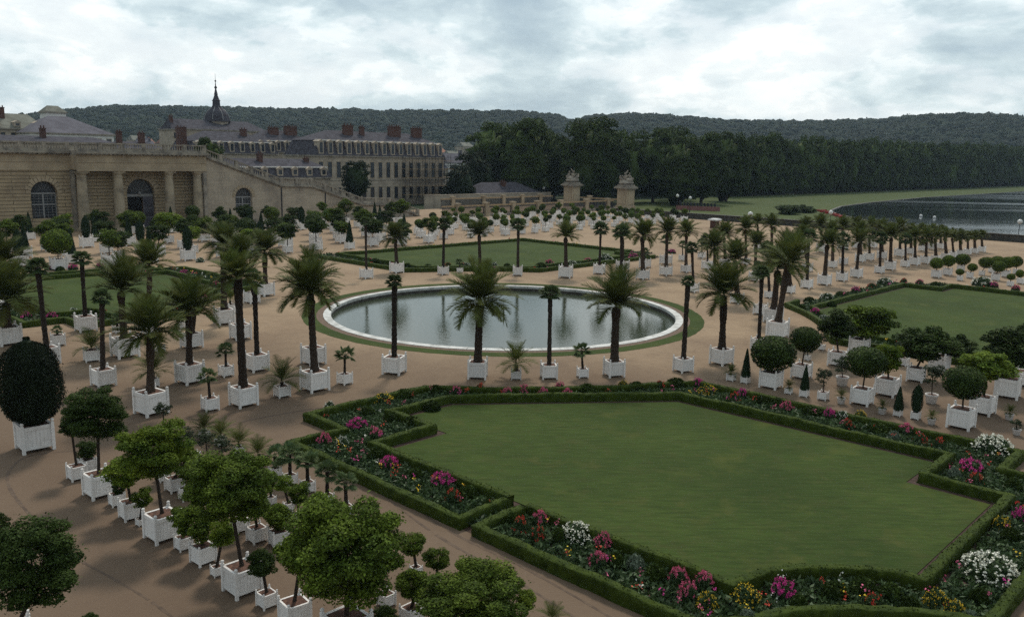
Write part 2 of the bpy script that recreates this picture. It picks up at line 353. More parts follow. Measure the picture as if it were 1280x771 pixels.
def fan_crown(name, seed, n=30, m=None):
    g = np.random.default_rng(seed); V = []; F = []
    for k in range(n):
        t = (k+.5)/n; az = k*2.39996+g.normal()*.2; el = R(80-115*t+g.normal()*6)
        d = np.array([math.cos(az)*math.cos(el), math.sin(az)*math.cos(el), math.sin(el)]); side = np.array([-math.sin(az), math.cos(az), 0]); up = np.cross(d, side)
        pl = g.uniform(.42,.58); b = d*pl; br = g.uniform(.46,.58)
        o = len(V); V.extend([-side*.012, side*.012, b+side*.01, b-side*.01]); F.append((o,o+1,o+2,o+3))
        nb = 15
        for j in range(nb):
            a = R(-105+210*(j+.5)/nb); dd = d*math.cos(a)+side*math.sin(a)-up*.0; dd = dd-np.array([0,0,.20*abs(math.sin(a))+.10]); dd /= np.linalg.norm(dd)
            pw = np.cross(dd, up); pw /= np.linalg.norm(pw)+1e-9
            mid = b+dd*br*.55; end = b+dd*br*g.uniform(.9,1.05)-np.array([0,0,.09]); w = .050
            o = len(V); V.extend([b, mid-pw*w, end, mid+pw*w]); F.append((o,o+1,o+2,o+3))
    return np_mesh(name, np.array(V), np.array(F), m or M['fan'])

HAZE = 0.00008
EXPO = 0.18
import json as _j
DATA = {"T": [
["ring","D","b",-14.65,-17.04,0.71,1.09,-0.06,0.06,4.58,1.95,1.95,"n",597.0,25.0],
["ring","F","b",-10.48,-20.07,0.49,1.13,-0.03,0.02,5.62,0.58,0.58,"n",493.0,31.0],
["ring","F","b",-17.58,-13.9,0.9,0.91,0.03,-0.03,5.15,0.72,0.72,"n",686.0,22.0],
["ring","D","b",-19.91,-10.53,1.07,1.02,0.02,-0.02,4.26,1.74,1.74,"n",767.0,28.0],
["ring","F","b",-22.16,-6.35,1.27,0.92,-0.01,0.01,5.7,0.5,0.5,"n",853.5,26.0],
["ring","D","b",-22.75,-2.74,1.42,1.11,0.06,-0.06,4.49,1.76,1.76,"n",901.0,30.0],
["ring","d","b",-16.4,-15.53,0.81,0.59,0.02,-0.02,1.15,1.19,1.19,"n",645.0,13.0],
["ring","f","b",-18.81,-12.21,0.99,0.58,0.08,-0.07,1.65,0.63,0.63,"n",728.0,15.0],
["ring","D","b",-10.5,-25.7,-0.02,1.19,0.1,-0.1,5.42,1.68,1.68,"n",394.0,37.0],
["ring","D","b",-5.19,-22.36,-0.02,1.16,0.05,-0.05,5.23,1.5,1.5,"n",392.0,32.0],
["ring","d","b",-10.43,-27.73,-0.07,0.68,0.01,-0.01,0.95,1.12,1.12,"n",353.0,21.0],
["ring","f","b",-10.52,-23.71,0.14,0.65,-0.02,0.02,1.68,0.69,0.69,"n",431.0,20.0],
["ring","F","b",-4.37,-25.8,-0.05,1.08,-0.0,0.0,5.45,0.63,0.63,"n",322.0,30.0],
["ring","f","b",-10.16,-31.73,-0.09,0.7,0.03,-0.03,1.78,0.57,0.57,"n",263.0,22.0],
["ring","f","b",-4.41,-27.86,0.03,0.66,-0.01,0.01,1.54,0.61,0.61,"n",283.0,19.0],
["left","D","b",-10.53,-30.06,0.03,1.09,0.05,-0.05,6.62,1.24,1.24,"n",305.0,36.0],
["left","D","b",-4.36,-30.05,0.13,1.18,-0.08,0.08,4.0,1.72,1.72,"n",238.0,36.0],
["left","D","b",-8.74,-34.15,0.13,1.22,-0.12,0.11,4.05,1.59,1.59,"n",190.0,42.0],
["left","D","b",4.37,-30.23,-0.01,1.35,0.03,-0.03,4.19,1.83,1.83,"n",157.0,34.0],
["left","d","b",4.52,-32.24,-0.17,0.82,-0.04,0.04,0.77,1.1,1.1,"n",115.0,19.0],
["left","F","b",-1.8,-33.88,0.06,1.02,-0.15,0.15,5.0,0.62,0.62,"n",130.0,30.0],
["left","D","b",10.27,-26.17,0.07,0.86,-0.2,0.2,4.91,1.5,1.5,"n",187.0,20.0],
["left","D","b",4.1,-25.92,0.15,1.08,-0.21,0.21,2.7,1.5,1.5,"n",240.0,28.0],
["left","D","b",10.25,-20.35,-0.13,1.25,-0.09,0.09,6.0,1.53,1.53,"n",281.0,26.0],
["left","D","b",4.49,-22.12,-0.09,1.16,-0.12,0.11,5.63,1.47,1.47,"n",301.0,27.0],
["left","D","b",20.31,-11.06,0.13,1.21,-0.04,0.04,3.99,1.77,1.77,"n",332.0,23.0],
["left","d","b",14.36,-17.72,0.13,0.8,-0.04,0.04,1.38,0.92,0.92,"n",288.0,17.0],
["left","f","b",17.5,-14.01,0.11,1.01,-0.06,0.06,2.38,0.98,0.98,"n",315.0,20.0],
["left","D","b",12.94,-34.53,-0.0,1.32,-0.03,0.03,2.86,2.36,2.36,"n",12.0,30.0],
["left","F","b",5.67,-34.43,0.11,1.12,0.11,-0.11,5.98,0.78,0.78,"n",60.0,30.0],
["left","F","b",14.17,-29.14,-0.05,1.21,-0.02,0.02,5.28,0.81,0.81,"n",108.0,26.0],
["left","f","b",10.54,-32.23,-0.1,0.78,0.01,-0.01,1.07,0.38,0.38,"n",73.0,17.0],
["left","D","b",24.36,-32.46,-0.01,1.34,-0.81,0.79,4.17,1.87,1.87,"n",-8.0,26.0],
["left","d","b",4.2,-28.06,0.01,0.52,-0.04,0.04,1.06,0.63,0.63,"n",200.0,13.0],
["left","f","b",10.76,-23.49,0.07,0.53,-0.04,0.04,1.09,0.6,0.6,"n",228.0,12.0],
["left","f","b",12.08,-27.73,0.09,0.52,-0.05,0.05,1.06,0.52,0.52,"n",147.0,12.0],
["left","d","b",-3.78,-31.92,-0.15,0.52,-0.04,0.04,0.94,1.08,1.08,"n",192.0,14.0],
["far","F","b",23.7,2.93,0.02,1.04,0.01,-0.01,6.09,0.68,0.68,"n",458.0,17.0],
["far","D","b",25.24,8.27,0.04,1.15,0.11,-0.11,3.8,1.53,1.53,"n",496.0,18.0],
["far","F","b",20.85,11.41,-0.11,0.9,-0.05,0.05,5.67,0.98,0.98,"n",554.0,14.0],
["far","D","b",19.71,16.04,-0.02,0.85,0.1,-0.1,4.27,1.47,1.47,"n",600.0,13.0],
["far","F","b",15.08,17.5,-2.43,1.03,0.02,-0.02,5.7,0.99,0.99,"n",647.0,12.0],
["far","D","b",10.54,20.52,-2.68,1.32,0.1,-0.09,4.46,1.6,1.6,"n",707.0,18.0],
["far","F","b",10.17,26.08,-2.78,1.11,0.0,-0.0,5.2,1.11,1.11,"n",749.0,15.0],
["far","D","b",10.26,30.67,0.0,1.16,0.12,-0.12,4.03,1.34,1.34,"n",778.0,17.0],
["far","F","b",4.59,22.8,0.03,0.93,0.1,-0.1,5.4,1.13,1.13,"n",776.0,15.0],
["far","D","b",4.23,26.32,-0.07,1.07,0.16,-0.15,4.72,1.77,1.77,"n",803.0,17.0],
["far","f","b",10.3,35.33,-0.05,1.05,0.06,-0.06,1.8,0.79,0.79,"n",806.0,15.0],
["far","D","b",4.44,31.2,-0.09,1.05,0.05,-0.05,4.91,1.56,1.56,"n",832.0,16.0],
["far","f","b",10.56,40.27,0.03,1.18,0.11,-0.11,3.09,0.92,0.92,"n",832.0,16.0],
["far","D","b",4.46,35.43,-0.03,0.89,0.11,-0.11,4.6,1.42,1.42,"n",857.0,13.0],
["far","f","b",11.49,45.6,-0.05,0.76,0.08,-0.08,2.08,0.74,0.74,"n",853.0,10.0],
["far","F","b",-4.6,22.64,0.05,0.89,0.24,-0.23,4.47,0.81,0.81,"n",866.0,15.0],
["far","f","b",20.97,14.07,-0.02,0.52,0.07,-0.07,1.15,0.55,0.55,"n",575.0,8.0],
["far","F","b",4.48,40.3,-0.1,1.05,0.15,-0.15,3.57,1.08,1.08,"n",884.0,15.0],
["far","D","b",-1.72,31.62,0.09,1.0,0.16,-0.16,3.75,1.59,1.59,"n",893.0,15.0],
["far","f","b",11.4,50.23,0.08,0.81,0.09,-0.08,2.03,0.88,0.88,"n",877.0,10.0],
["avenue","D","b",4.32,44.22,0.03,1.04,0.24,-0.24,3.77,1.51,1.51,"n",906.0,14.0],
["avenue","D","b",-11.04,20.03,-0.09,0.91,0.3,-0.29,3.99,1.64,1.64,"n",921.0,17.0],
["avenue","D","b",-4.64,35.24,0.09,1.02,0.07,-0.07,4.04,1.33,1.33,"n",943.0,15.0],
["avenue","F","b",-15.4,16.32,-0.05,0.91,0.15,-0.15,3.91,0.97,0.97,"n",950.0,18.0],
["avenue","F","b",-11.52,25.37,-0.16,0.67,0.37,-0.36,4.89,0.86,0.86,"n",961.0,12.0],
["avenue","D","b",-17.86,13.88,-0.01,1.18,-0.06,0.05,4.3,1.98,1.98,"n",966.0,24.0],
["avenue","D","b",-21.13,8.17,0.14,1.33,-0.3,0.29,5.59,2.04,2.04,"n",971.0,28.0],
["avenue","D","b",-11.41,29.99,-0.04,0.78,0.43,-0.42,4.67,1.46,1.46,"n",987.0,13.0],
["avenue","F","b",-11.0,34.68,0.04,0.97,0.13,-0.13,5.45,1.1,1.1,"n",1008.0,15.0],
["avenue","D","b",-4.71,48.25,0.11,1.0,0.6,-0.58,4.25,1.37,1.37,"n",1009.0,13.0],
["avenue","D","b",-11.16,38.63,0.01,1.13,0.02,-0.01,4.38,1.65,1.65,"n",1030.0,17.0],
["avenue","D","b",-4.99,54.74,-0.03,0.92,0.19,-0.19,4.33,1.32,1.32,"n",1040.0,12.0],
["avenue","F","b",-11.14,43.26,-0.0,0.97,0.17,-0.17,4.82,0.99,0.99,"n",1052.0,14.0],
["avenue","f","b",-4.47,59.37,0.04,0.9,0.15,-0.15,2.38,0.84,0.84,"n",1054.0,11.0],
["avenue","D","b",-10.94,47.75,-0.04,1.06,-0.01,0.01,4.01,1.59,1.59,"n",1070.0,15.0],
["avenue","D","b",-4.76,64.16,0.03,1.1,0.18,-0.18,3.95,1.41,1.41,"n",1075.0,13.0],
["avenue","F","b",-4.78,67.1,0.04,1.04,0.16,-0.16,3.59,1.1,1.1,"n",1086.0,12.0],
["avenue","F","b",-11.21,54.05,-0.03,0.9,0.15,-0.15,4.25,1.07,1.07,"n",1099.0,12.0],
["avenue","D","b",-10.8,58.5,0.06,1.13,0.14,-0.14,4.07,1.51,1.51,"n",1112.0,14.0],
["avenue","D","b",-5.16,70.69,0.04,1.07,0.26,-0.25,3.77,1.35,1.35,"n",1102.0,12.0],
["avenue","D","b",-5.59,76.2,-0.03,1.16,0.19,-0.18,3.77,1.39,1.39,"n",1124.0,13.0],
["avenue","F","b",-10.87,63.54,-0.02,0.89,0.19,-0.18,3.6,1.04,1.04,"n",1131.0,11.0],
["avenue","D","b",-11.02,66.59,0.01,1.09,0.19,-0.18,3.55,1.27,1.27,"n",1143.0,13.0],
["avenue","D","b",-11.34,69.75,-0.02,1.02,0.13,-0.13,3.3,1.29,1.29,"n",1156.5,12.0],
["avenue","D","b",-11.59,72.92,-0.02,0.95,0.25,-0.24,3.25,1.21,1.21,"n",1169.0,11.0],
["avenue","D","b",-11.53,77.42,-0.09,0.96,0.33,-0.32,3.12,1.13,1.13,"n",1182.0,11.0],
["avenue","D","b",-11.19,81.65,0.01,0.84,0.3,-0.29,2.75,1.04,1.04,"n",1191.0,9.0],
["avenue","D","b",-11.16,85.0,0.06,0.89,0.21,-0.2,2.56,1.06,1.06,"n",1200.0,9.0],
["avenue","D","b",-11.32,87.83,0.05,0.9,0.12,-0.12,2.54,0.96,0.96,"n",1209.0,9.0],
["avenue","D","b",-11.49,90.76,-0.07,0.86,0.2,-0.19,2.4,0.97,0.97,"n",1218.0,9.0],
["avenue","D","b",-11.66,93.77,0.04,0.93,0.19,-0.18,2.25,0.99,0.99,"n",1227.0,9.0],
["avenue","D","b",-5.48,80.98,0.05,0.96,0.15,-0.14,3.17,1.19,1.19,"n",1138.0,10.0],
["avenue","D","b",-4.96,87.64,-0.08,0.95,0.22,-0.21,2.93,1.12,1.12,"n",1153.0,10.0],
["avenue","D","b",-4.99,91.51,0.04,0.93,0.12,-0.11,2.74,1.14,1.14,"n",1164.0,9.0],
["avenue","D","b",-5.46,94.17,-0.02,0.91,0.11,-0.11,2.65,1.02,1.02,"n",1175.0,9.0],
["avenue","D","b",4.93,67.47,-0.03,1.3,0.04,-0.04,3.66,1.52,1.52,"n",1004.0,15.0],
["avenue","D","b",4.16,71.95,0.02,1.27,0.31,-0.3,3.75,1.55,1.55,"n",1027.0,14.0],
["avenue","D","b",3.64,78.16,-0.02,1.21,0.21,-0.21,3.38,1.48,1.48,"n",1053.0,13.0],
["avenue","D","b",3.22,82.58,-0.18,1.09,0.22,-0.21,3.34,1.38,1.38,"n",1071.0,12.0],
["avenue","D","b",2.19,86.03,0.01,1.19,0.21,-0.21,3.13,1.4,1.4,"n",1090.0,12.0],
["avenue","D","b",7.32,62.3,-0.09,1.0,0.13,-0.13,4.08,1.49,1.49,"n",964.0,12.0],
["avenue","D","b",3.83,48.6,-0.01,0.84,0.22,-0.21,4.51,1.34,1.34,"n",932.0,11.0],
["avenue","D","b",12.44,67.85,0.05,0.92,0.19,-0.19,3.85,1.22,1.22,"n",947.0,10.0],
["avenue","F","b",-22.18,3.29,-0.02,0.83,0.06,-0.06,5.5,0.62,0.62,"n",947.5,20.0],
["orange","Y","b",-10.5,-40.05,-0.04,1.27,0.01,-0.01,3.11,1.32,1.91,"n",45.0,44.0],
["orange","O","b",-15.43,-40.01,0.01,0.61,0.06,-0.06,2.18,0.45,0.45,"k",97.0,24.0],
["orange","O","b",-17.72,-39.97,0.04,0.94,-0.06,0.05,3.22,1.18,1.03,"k",126.0,40.0],
["orange","O","b",-19.12,-39.88,-0.07,0.48,-0.06,0.06,0.7,0.24,0.36,"k",147.0,20.0],
["orange","O","b",-20.62,-39.96,-0.05,0.68,0.06,-0.06,1.77,0.66,0.57,"y",165.0,30.0],
["orange","O","b",-23.0,-39.85,0.04,0.95,0.1,-0.1,3.14,1.13,1.02,"y",205.0,47.0],
["orange","O","b",-21.47,-39.99,0.12,0.25,-0.09,0.08,1.01,0.34,0.34,"n",176.0,12.0],
["orange","O","b",-24.27,-39.72,-0.0,0.46,0.03,-0.03,1.11,0.37,0.37,"n",230.0,23.0],
["orange","O","b",-25.61,-39.69,0.07,0.62,0.06,-0.06,1.28,0.56,0.56,"n",255.0,33.0],
["orange","O","b",-26.73,-39.79,-0.06,0.32,-0.14,0.13,1.42,0.42,0.42,"y",272.0,17.0],
["orange","O","b",-28.18,-39.71,-0.0,0.88,0.17,-0.17,3.34,1.23,1.09,"n",304.0,50.0],
["orange","O","b",-29.45,-39.63,0.0,0.46,0.07,-0.06,1.31,0.39,0.39,"k",334.0,27.0],
["orange","O","b",-30.8,-39.53,-0.11,0.7,-0.12,0.12,2.06,0.6,0.6,"n",369.0,42.0],
["orange","O","b",-32.83,-39.19,-0.01,0.99,-0.01,0.01,2.78,1.5,1.42,"n",434.0,66.0],
["orange","O","b",-25.41,-37.67,-0.02,0.54,0.04,-0.04,1.31,0.46,0.46,"n",322.0,27.0],
["orange","O","b",-26.19,-37.3,-0.21,0.55,0.01,-0.01,0.99,0.45,0.45,"n",349.0,26.0],
["orange","O","b",-24.27,-37.67,-0.01,0.48,-0.02,0.02,1.25,0.42,0.42,"n",301.0,23.0],
["orange","O","b",-14.83,-39.4,0.02,0.56,-0.03,0.03,0.91,0.39,0.39,"k",110.0,22.0],
["orange","O","b",-17.92,-37.62,0.01,0.41,-0.09,0.09,1.01,0.38,0.38,"n",204.0,17.0],
["orange","O","b",-19.24,-37.73,0.02,0.58,-0.21,0.2,1.23,0.53,0.53,"n",219.0,25.0],
["orange","O","b",-20.37,-37.78,-0.09,0.48,-0.13,0.12,1.07,0.42,0.42,"n",234.0,20.0],
["orange","S","b",-16.59,-35.64,-0.06,0.37,0.26,-0.25,1.03,0.41,0.41,"n",244.0,14.0],
["orange","S","b",-17.4,-35.46,-0.02,0.36,0.04,-0.04,1.05,0.41,0.41,"n",260.0,14.0],
["orange","S","b",-18.35,-35.3,-0.08,0.33,-0.01,0.01,1.01,0.4,0.4,"y",278.0,13.0],
["orange","S","b",-12.63,-35.24,-0.04,0.4,-0.03,0.02,1.27,0.41,0.41,"k",205.0,14.0],
["orange","O","b",-22.96,-35.71,0.09,0.3,0.02,-0.02,0.93,0.33,0.33,"n",339.0,14.0],
["orange","O","b",-23.92,-35.55,-0.08,0.31,0.1,-0.1,1.04,0.3,0.3,"y",361.0,14.0],
["orange","O","b",-24.9,-35.75,-0.03,0.3,-0.02,0.02,1.01,0.4,0.4,"n",373.0,14.0],
["orange","O","b",-26.29,-36.11,0.14,0.35,-0.2,0.19,1.12,0.44,0.44,"n",389.0,18.0],
["orange","O","b",-31.02,-35.31,-0.02,0.3,0.05,-0.05,1.0,0.38,0.38,"n",520.0,17.0],
["orange","O","b",-32.2,-35.46,-0.09,0.29,0.0,-0.0,1.01,0.36,0.36,"n",546.0,17.0],
["orange","O","b",-33.1,-37.18,0.01,0.51,-0.07,0.06,1.14,0.45,0.45,"n",515.0,32.0],
["orange","O","b",-35.84,-37.41,0.01,0.94,-0.01,0.01,1.81,1.29,0.93,"n",590.0,66.0],
["orange","O","b",-35.32,-35.77,0.01,0.43,-0.01,0.01,1.44,0.39,0.39,"n",628.0,28.0],
["orange","O","b",-35.95,-35.55,-0.14,0.34,0.02,-0.02,1.18,0.28,0.28,"y",655.0,22.0],
["orange","O","b",-31.84,-37.11,0.02,0.41,0.21,-0.2,1.4,0.37,0.37,"n",483.0,25.0],
["orange","d","b",-36.14,-34.62,0.03,0.28,0.01,-0.01,0.37,0.4,0.4,"n",690.0,18.0],
["orange","O","b",-33.33,-38.34,0.16,0.37,-0.04,0.04,0.74,0.3,0.3,"k",480.0,24.0],
["orange","O","b",-27.36,-45.57,0.05,0.91,-0.4,0.39,2.67,1.14,1.1,"k",25.0,56.0],
["orange","O","b",-20.62,-44.38,-0.04,0.53,-0.17,0.17,1.11,0.31,0.31,"k",-8.0,24.0],
["orange","O","b",-27.98,-44.04,0.02,0.33,-0.04,0.04,0.7,0.21,0.21,"k",113.0,20.0],
["pathrow","d","b",-14.1,-33.98,0.05,0.38,0.03,-0.03,0.53,0.66,0.66,"n",256.0,14.0],
["pathrow","d","b",-15.52,-33.92,-0.01,0.38,-0.02,0.02,0.56,0.68,0.68,"n",276.0,14.0],
["pathrow","d","b",-17.13,-33.88,-0.0,0.36,0.03,-0.03,0.61,0.63,0.63,"n",299.0,14.0],
["pathrow","d","b",-18.89,-33.87,0.11,0.34,0.11,-0.1,0.59,0.64,0.64,"n",325.0,14.0],
["pathrow","f","b",-20.58,-34.14,0.04,0.4,-0.02,0.02,0.86,0.59,0.59,"n",344.0,17.0],
["pathrow","f","b",-21.72,-34.13,0.04,0.44,-0.0,0.0,1.26,0.57,0.57,"n",363.0,19.0],
["pathrow","f","b",-22.89,-34.07,-0.08,0.46,-0.0,0.0,1.22,0.56,0.56,"n",385.0,20.0],
["pathrow","f","b",-24.35,-34.15,0.04,0.39,-0.02,0.02,1.26,0.54,0.54,"n",409.0,18.0],
["pathrow","f","b",-25.69,-34.22,-0.15,0.39,0.01,-0.01,1.25,0.5,0.5,"n",433.0,18.0],
["right","d","b",-25.41,-6.12,0.1,0.44,0.01,-0.01,0.58,0.48,0.48,"n",913.5,12.0],
["right","C","b",-26.29,-5.97,-0.03,0.42,0.01,-0.01,1.16,0.29,0.86,"n",931.5,12.0],
["right","B","b",-27.81,-5.74,0.05,1.03,-0.02,0.02,2.07,1.3,1.02,"k",963.0,29.0],
["right","d","b",-29.18,-6.24,0.11,0.36,0.01,-0.01,0.46,0.37,0.37,"n",985.5,10.0],
["right","B","b",-28.01,-2.21,-0.08,0.93,-0.07,0.07,2.42,0.93,0.78,"k",1001.0,26.0],
["right","C","b",-30.08,-6.16,0.1,0.43,0.03,-0.03,1.01,0.27,0.72,"n",1005.0,12.0],
["right","S","b",-31.09,-5.95,0.02,0.48,0.03,-0.03,1.31,0.4,0.62,"n",1028.5,14.0],
["right","O","b",-28.14,2.73,0.1,1.0,0.17,-0.16,2.65,1.09,0.94,"k",1046.0,24.0],
["right","O","b",-27.56,7.67,-0.02,1.07,-0.29,0.28,2.26,1.67,1.23,"n",1073.0,25.0],
["right","S","p",-30.53,-2.12,-0.05,0.71,0.08,-0.08,1.16,0.57,0.57,"n",1052.0,15.0],
["right","d","p",-32.14,-6.01,0.11,0.44,0.01,-0.01,0.57,0.35,0.35,"n",1051.0,10.0],
["right","B","b",-32.93,-5.15,0.04,0.97,-0.04,0.04,2.38,1.09,0.83,"k",1076.5,28.0],
["right","O","b",-33.2,-2.21,0.01,1.08,0.06,-0.06,2.19,0.68,0.91,"y",1108.0,30.0],
["right","S","b",-31.17,6.08,-0.08,0.56,0.1,-0.1,1.33,0.53,0.53,"n",1129.0,14.0],
["right","O","b",-33.17,2.49,0.11,0.91,-0.24,0.24,2.29,1.56,1.12,"k",1144.0,22.0],
["right","O","b",-33.16,6.74,-0.02,1.03,-0.74,0.72,1.35,0.93,0.77,"k",1173.0,25.0],
["right","S","p",-35.57,-2.09,-0.01,0.66,0.05,-0.05,1.64,0.62,0.71,"k",1163.5,15.0],
["right","C","b",-35.19,-6.0,-0.05,0.36,0.01,-0.01,0.99,0.27,0.63,"n",1122.0,11.0],
["right","C","b",-36.04,-5.87,0.01,0.4,0.03,-0.02,1.1,0.27,0.75,"n",1144.0,12.0],
["right","d","p",-34.48,-6.31,0.05,0.42,0.01,-0.01,0.54,0.34,0.34,"n",1102.0,10.0],
["right","d","p",-36.95,-6.26,0.0,0.41,0.01,-0.01,0.48,0.33,0.33,"n",1164.0,10.0],
["right","B","b",-38.14,-5.61,-0.0,1.08,0.03,-0.03,2.33,1.0,0.84,"k",1200.0,33.0],
["right","O","b",-38.16,-2.07,-0.04,1.03,0.02,-0.02,2.66,1.19,0.76,"y",1227.0,30.0],
["right","O","b",-38.15,2.67,0.12,1.21,0.06,-0.05,2.77,1.37,1.09,"k",1258.0,29.0],
["right","O","b",-38.14,6.31,0.13,0.99,-0.1,0.1,3.06,0.96,0.96,"k",1279.0,22.0],
["right","d","p",-39.51,-2.31,-0.02,0.42,-0.01,0.01,0.54,0.38,0.38,"n",1261.0,10.0],
["right","S","p",-40.48,-4.89,-0.06,0.39,0.05,-0.05,0.51,0.28,0.31,"k",1270.0,10.0],
["right","S","b",-25.39,6.51,0.03,0.39,0.05,-0.05,0.76,0.4,0.4,"n",1027.0,9.0],
["right","S","b",-26.14,2.63,-0.12,0.35,0.04,-0.04,0.66,0.38,0.38,"n",1009.0,9.0],
["upright","B","b",-17.3,55.51,0.02,0.92,0.07,-0.06,1.7,0.76,0.66,"n",1170.0,12.0],
["upright","B","b",-17.46,58.99,0.03,0.87,0.0,-0.0,1.75,0.77,0.68,"n",1184.0,11.0],
["upright","B","b",-17.16,65.02,0.02,0.74,-0.08,0.07,1.28,0.91,0.71,"n",1200.5,9.0],
["upright","B","b",-20.16,58.31,0.13,0.67,-0.14,0.13,1.3,0.57,0.47,"n",1212.0,8.0],
["upright","B","b",-20.06,54.95,0.15,0.58,0.05,-0.05,0.99,0.46,0.37,"n",1199.5,7.0],
["upright","B","b",-20.34,62.37,0.04,0.57,-0.29,0.28,1.58,0.88,0.68,"n",1227.0,7.0],
["upright","B","b",-20.33,66.54,-0.02,0.65,-0.42,0.41,1.37,0.9,0.7,"n",1239.5,8.0],
["upright","B","b",-22.83,58.58,0.09,0.81,-0.19,0.19,1.64,0.74,0.65,"n",1244.0,10.0],
["upright","B","b",-22.83,62.88,0.09,0.85,-0.05,0.05,1.79,0.86,0.67,"n",1257.0,10.0],
["upright","B","b",-25.36,54.65,-0.09,0.56,-0.0,0.0,1.04,0.44,0.36,"n",1262.5,8.0],
["upright","B","b",-25.61,57.91,-0.05,0.66,0.14,-0.13,1.15,0.45,0.45,"n",1275.5,9.0],
["upright","B","b",-22.86,67.35,-0.02,0.65,0.14,-0.14,1.56,0.79,0.69,"n",1270.0,8.0],
["back1","O","b",52.02,36.46,-0.13,1.01,0,0,1.86,0.71,0.6,"n",540.1,7.95],
["back1","B","b",52.74,39.55,-0.08,0.97,0,0,1.9,0.7,0.6,"k",554.68,7.45],
["back1","B","b",51.74,44.64,0.13,0.86,0,0,2.03,0.67,0.57,"k",588.71,6.52],
["back1","B","b",52.33,48.17,-0.1,0.97,0,0,1.95,0.77,0.65,"y",604.8,7.21],
["back1","B","b",51.45,52.45,0.07,1.13,0,0,2.01,0.52,0.44,"n",631.75,8.22],
["back1","B","b",51.98,57.15,-0.06,0.88,0,0,2.08,0.7,0.59,"y",652.46,6.22],
["back1","O","b",51.92,60.41,0.08,0.88,0,0,2.27,0.74,0.63,"n",668.44,6.14],
["back1","B","b",52.48,63.88,0.03,0.99,0,0,2.17,0.52,0.44,"k",681.77,6.78],
["back1","B","b",51.7,68.85,0.08,0.97,0,0,2.27,0.75,0.63,"y",708.06,6.55],
["back1","B","b",51.61,72.53,-0.11,0.94,0,0,2.21,0.75,0.64,"n",724.33,6.19],
["back1","B","b",51.16,76.18,0.03,0.88,0,0,1.95,0.45,0.38,"n",741.92,5.74],
["back1","B","b",52.05,80.32,-0.04,1.03,0,0,1.86,0.6,0.51,"n",754.06,6.51],
["back1","B","b",52.27,83.96,0.06,0.82,0,0,1.76,0.45,0.38,"n",767.18,5.13],
["back1","O","b",51.96,87.27,0.06,0.97,0,0,1.95,0.64,0.54,"n",781.28,5.97],
["back1","B","b",52.18,91.77,0.02,1.04,0,0,1.83,0.69,0.59,"n",796.71,6.28],
["back1","O","b",51.76,96.56,-0.01,0.9,0,0,1.8,0.57,0.48,"n",815.71,5.3],
["back1","B","b",52.63,101.15,0.0,0.8,0,0,1.8,0.6,0.51,"n",827.04,4.62],
["back1","O","b",51.73,105.3,0.02,0.92,0,0,2.12,0.63,0.54,"k",845.11,5.21],
["back1","B","b",52.26,109.25,-0.04,1.11,0,0,2.28,0.72,0.61,"n",855.1,6.19],
["back2","B","b",57.54,32.74,-0.03,0.83,0,0,2.26,0.51,0.43,"n",489.79,6.43],
["back2","B","b",56.46,37.87,-0.05,1.15,0,0,2.09,0.72,0.61,"k",526.13,8.72],
["back2","B","b",57.5,41.56,-0.08,1.07,0,0,1.87,0.7,0.6,"k",542.42,7.97],
["back2","O","b",57.85,45.41,0.09,1.03,0,0,2.15,0.65,0.55,"y",562.19,7.49],
["back2","B","b",56.83,49.42,-0.1,0.9,0,0,1.94,0.69,0.59,"y",588.76,6.47],
["back2","B","b",57.27,54.43,0.11,1.03,0,0,1.66,0.65,0.55,"k",612.37,7.24],
["back2","B","b",57.36,58.11,0.06,1.13,0,0,1.61,0.77,0.65,"y",630.08,7.77],
["back2","B","b",57.68,60.87,-0.13,0.85,0,0,1.63,0.69,0.59,"y",641.72,5.76],
["back2","O","b",56.25,65.56,-0.14,1.11,0,0,1.69,0.63,0.54,"y",670.45,7.46],
["back2","B","b",57.08,70.08,0.01,1.05,0,0,2.18,0.5,0.43,"k",686.47,6.84],
["back2","B","b",57.01,74.87,-0.08,1.06,0,0,2.27,0.46,0.39,"n",707.22,6.76],
["back2","B","b",56.58,79.2,0.01,0.96,0,0,1.7,0.71,0.6,"y",727.04,6.05],
["back2","O","b",56.95,82.92,0.08,1.11,0,0,1.96,0.76,0.65,"y",740.02,6.84],
["back2","B","b",57.99,87.14,0.03,0.99,0,0,2.26,0.75,0.64,"y",751.22,5.94],
["back2","B","b",56.51,90.29,-0.01,0.87,0,0,2.09,0.54,0.45,"n",770.04,5.18],
["back2","B","b",56.49,95.51,-0.01,0.81,0,0,1.71,0.71,0.61,"y",788.88,4.74],
["back2","O","b",56.5,99.19,0.12,1.02,0,0,1.98,0.59,0.5,"y",801.64,5.88],
["back2","O","b",56.07,102.93,-0.02,1.04,0,0,2.11,0.42,0.36,"y",816.29,5.88],
["back2","O","b",56.48,106.4,0.14,1.06,0,0,2.25,0.56,0.48,"n",825.71,5.89],
["back2","O","b",56.28,110.97,0.16,1.13,0,0,2.11,0.74,0.63,"k",841.19,6.19],
["back3","B","b",61.65,37.99,-0.02,1.02,0,0,2.19,0.66,0.56,"n",501.91,7.52],
["back3","B","b",61.1,41.17,0.03,1.12,0,0,1.97,0.68,0.58,"n",522.9,8.17],
["back3","B","b",62.58,46.33,0.14,1.07,0,0,2.27,0.58,0.49,"y",544.61,7.56],
["back3","B","b",62.91,49.82,-0.05,0.97,0,0,2.22,0.61,0.52,"n",561.68,6.75],
["back3","B","b",62.97,53.74,0.04,0.83,0,0,1.9,0.77,0.66,"y",581.56,5.66],
["back3","B","b",62.56,58.21,0.09,1.04,0,0,1.7,0.6,0.51,"n",605.62,7.02],
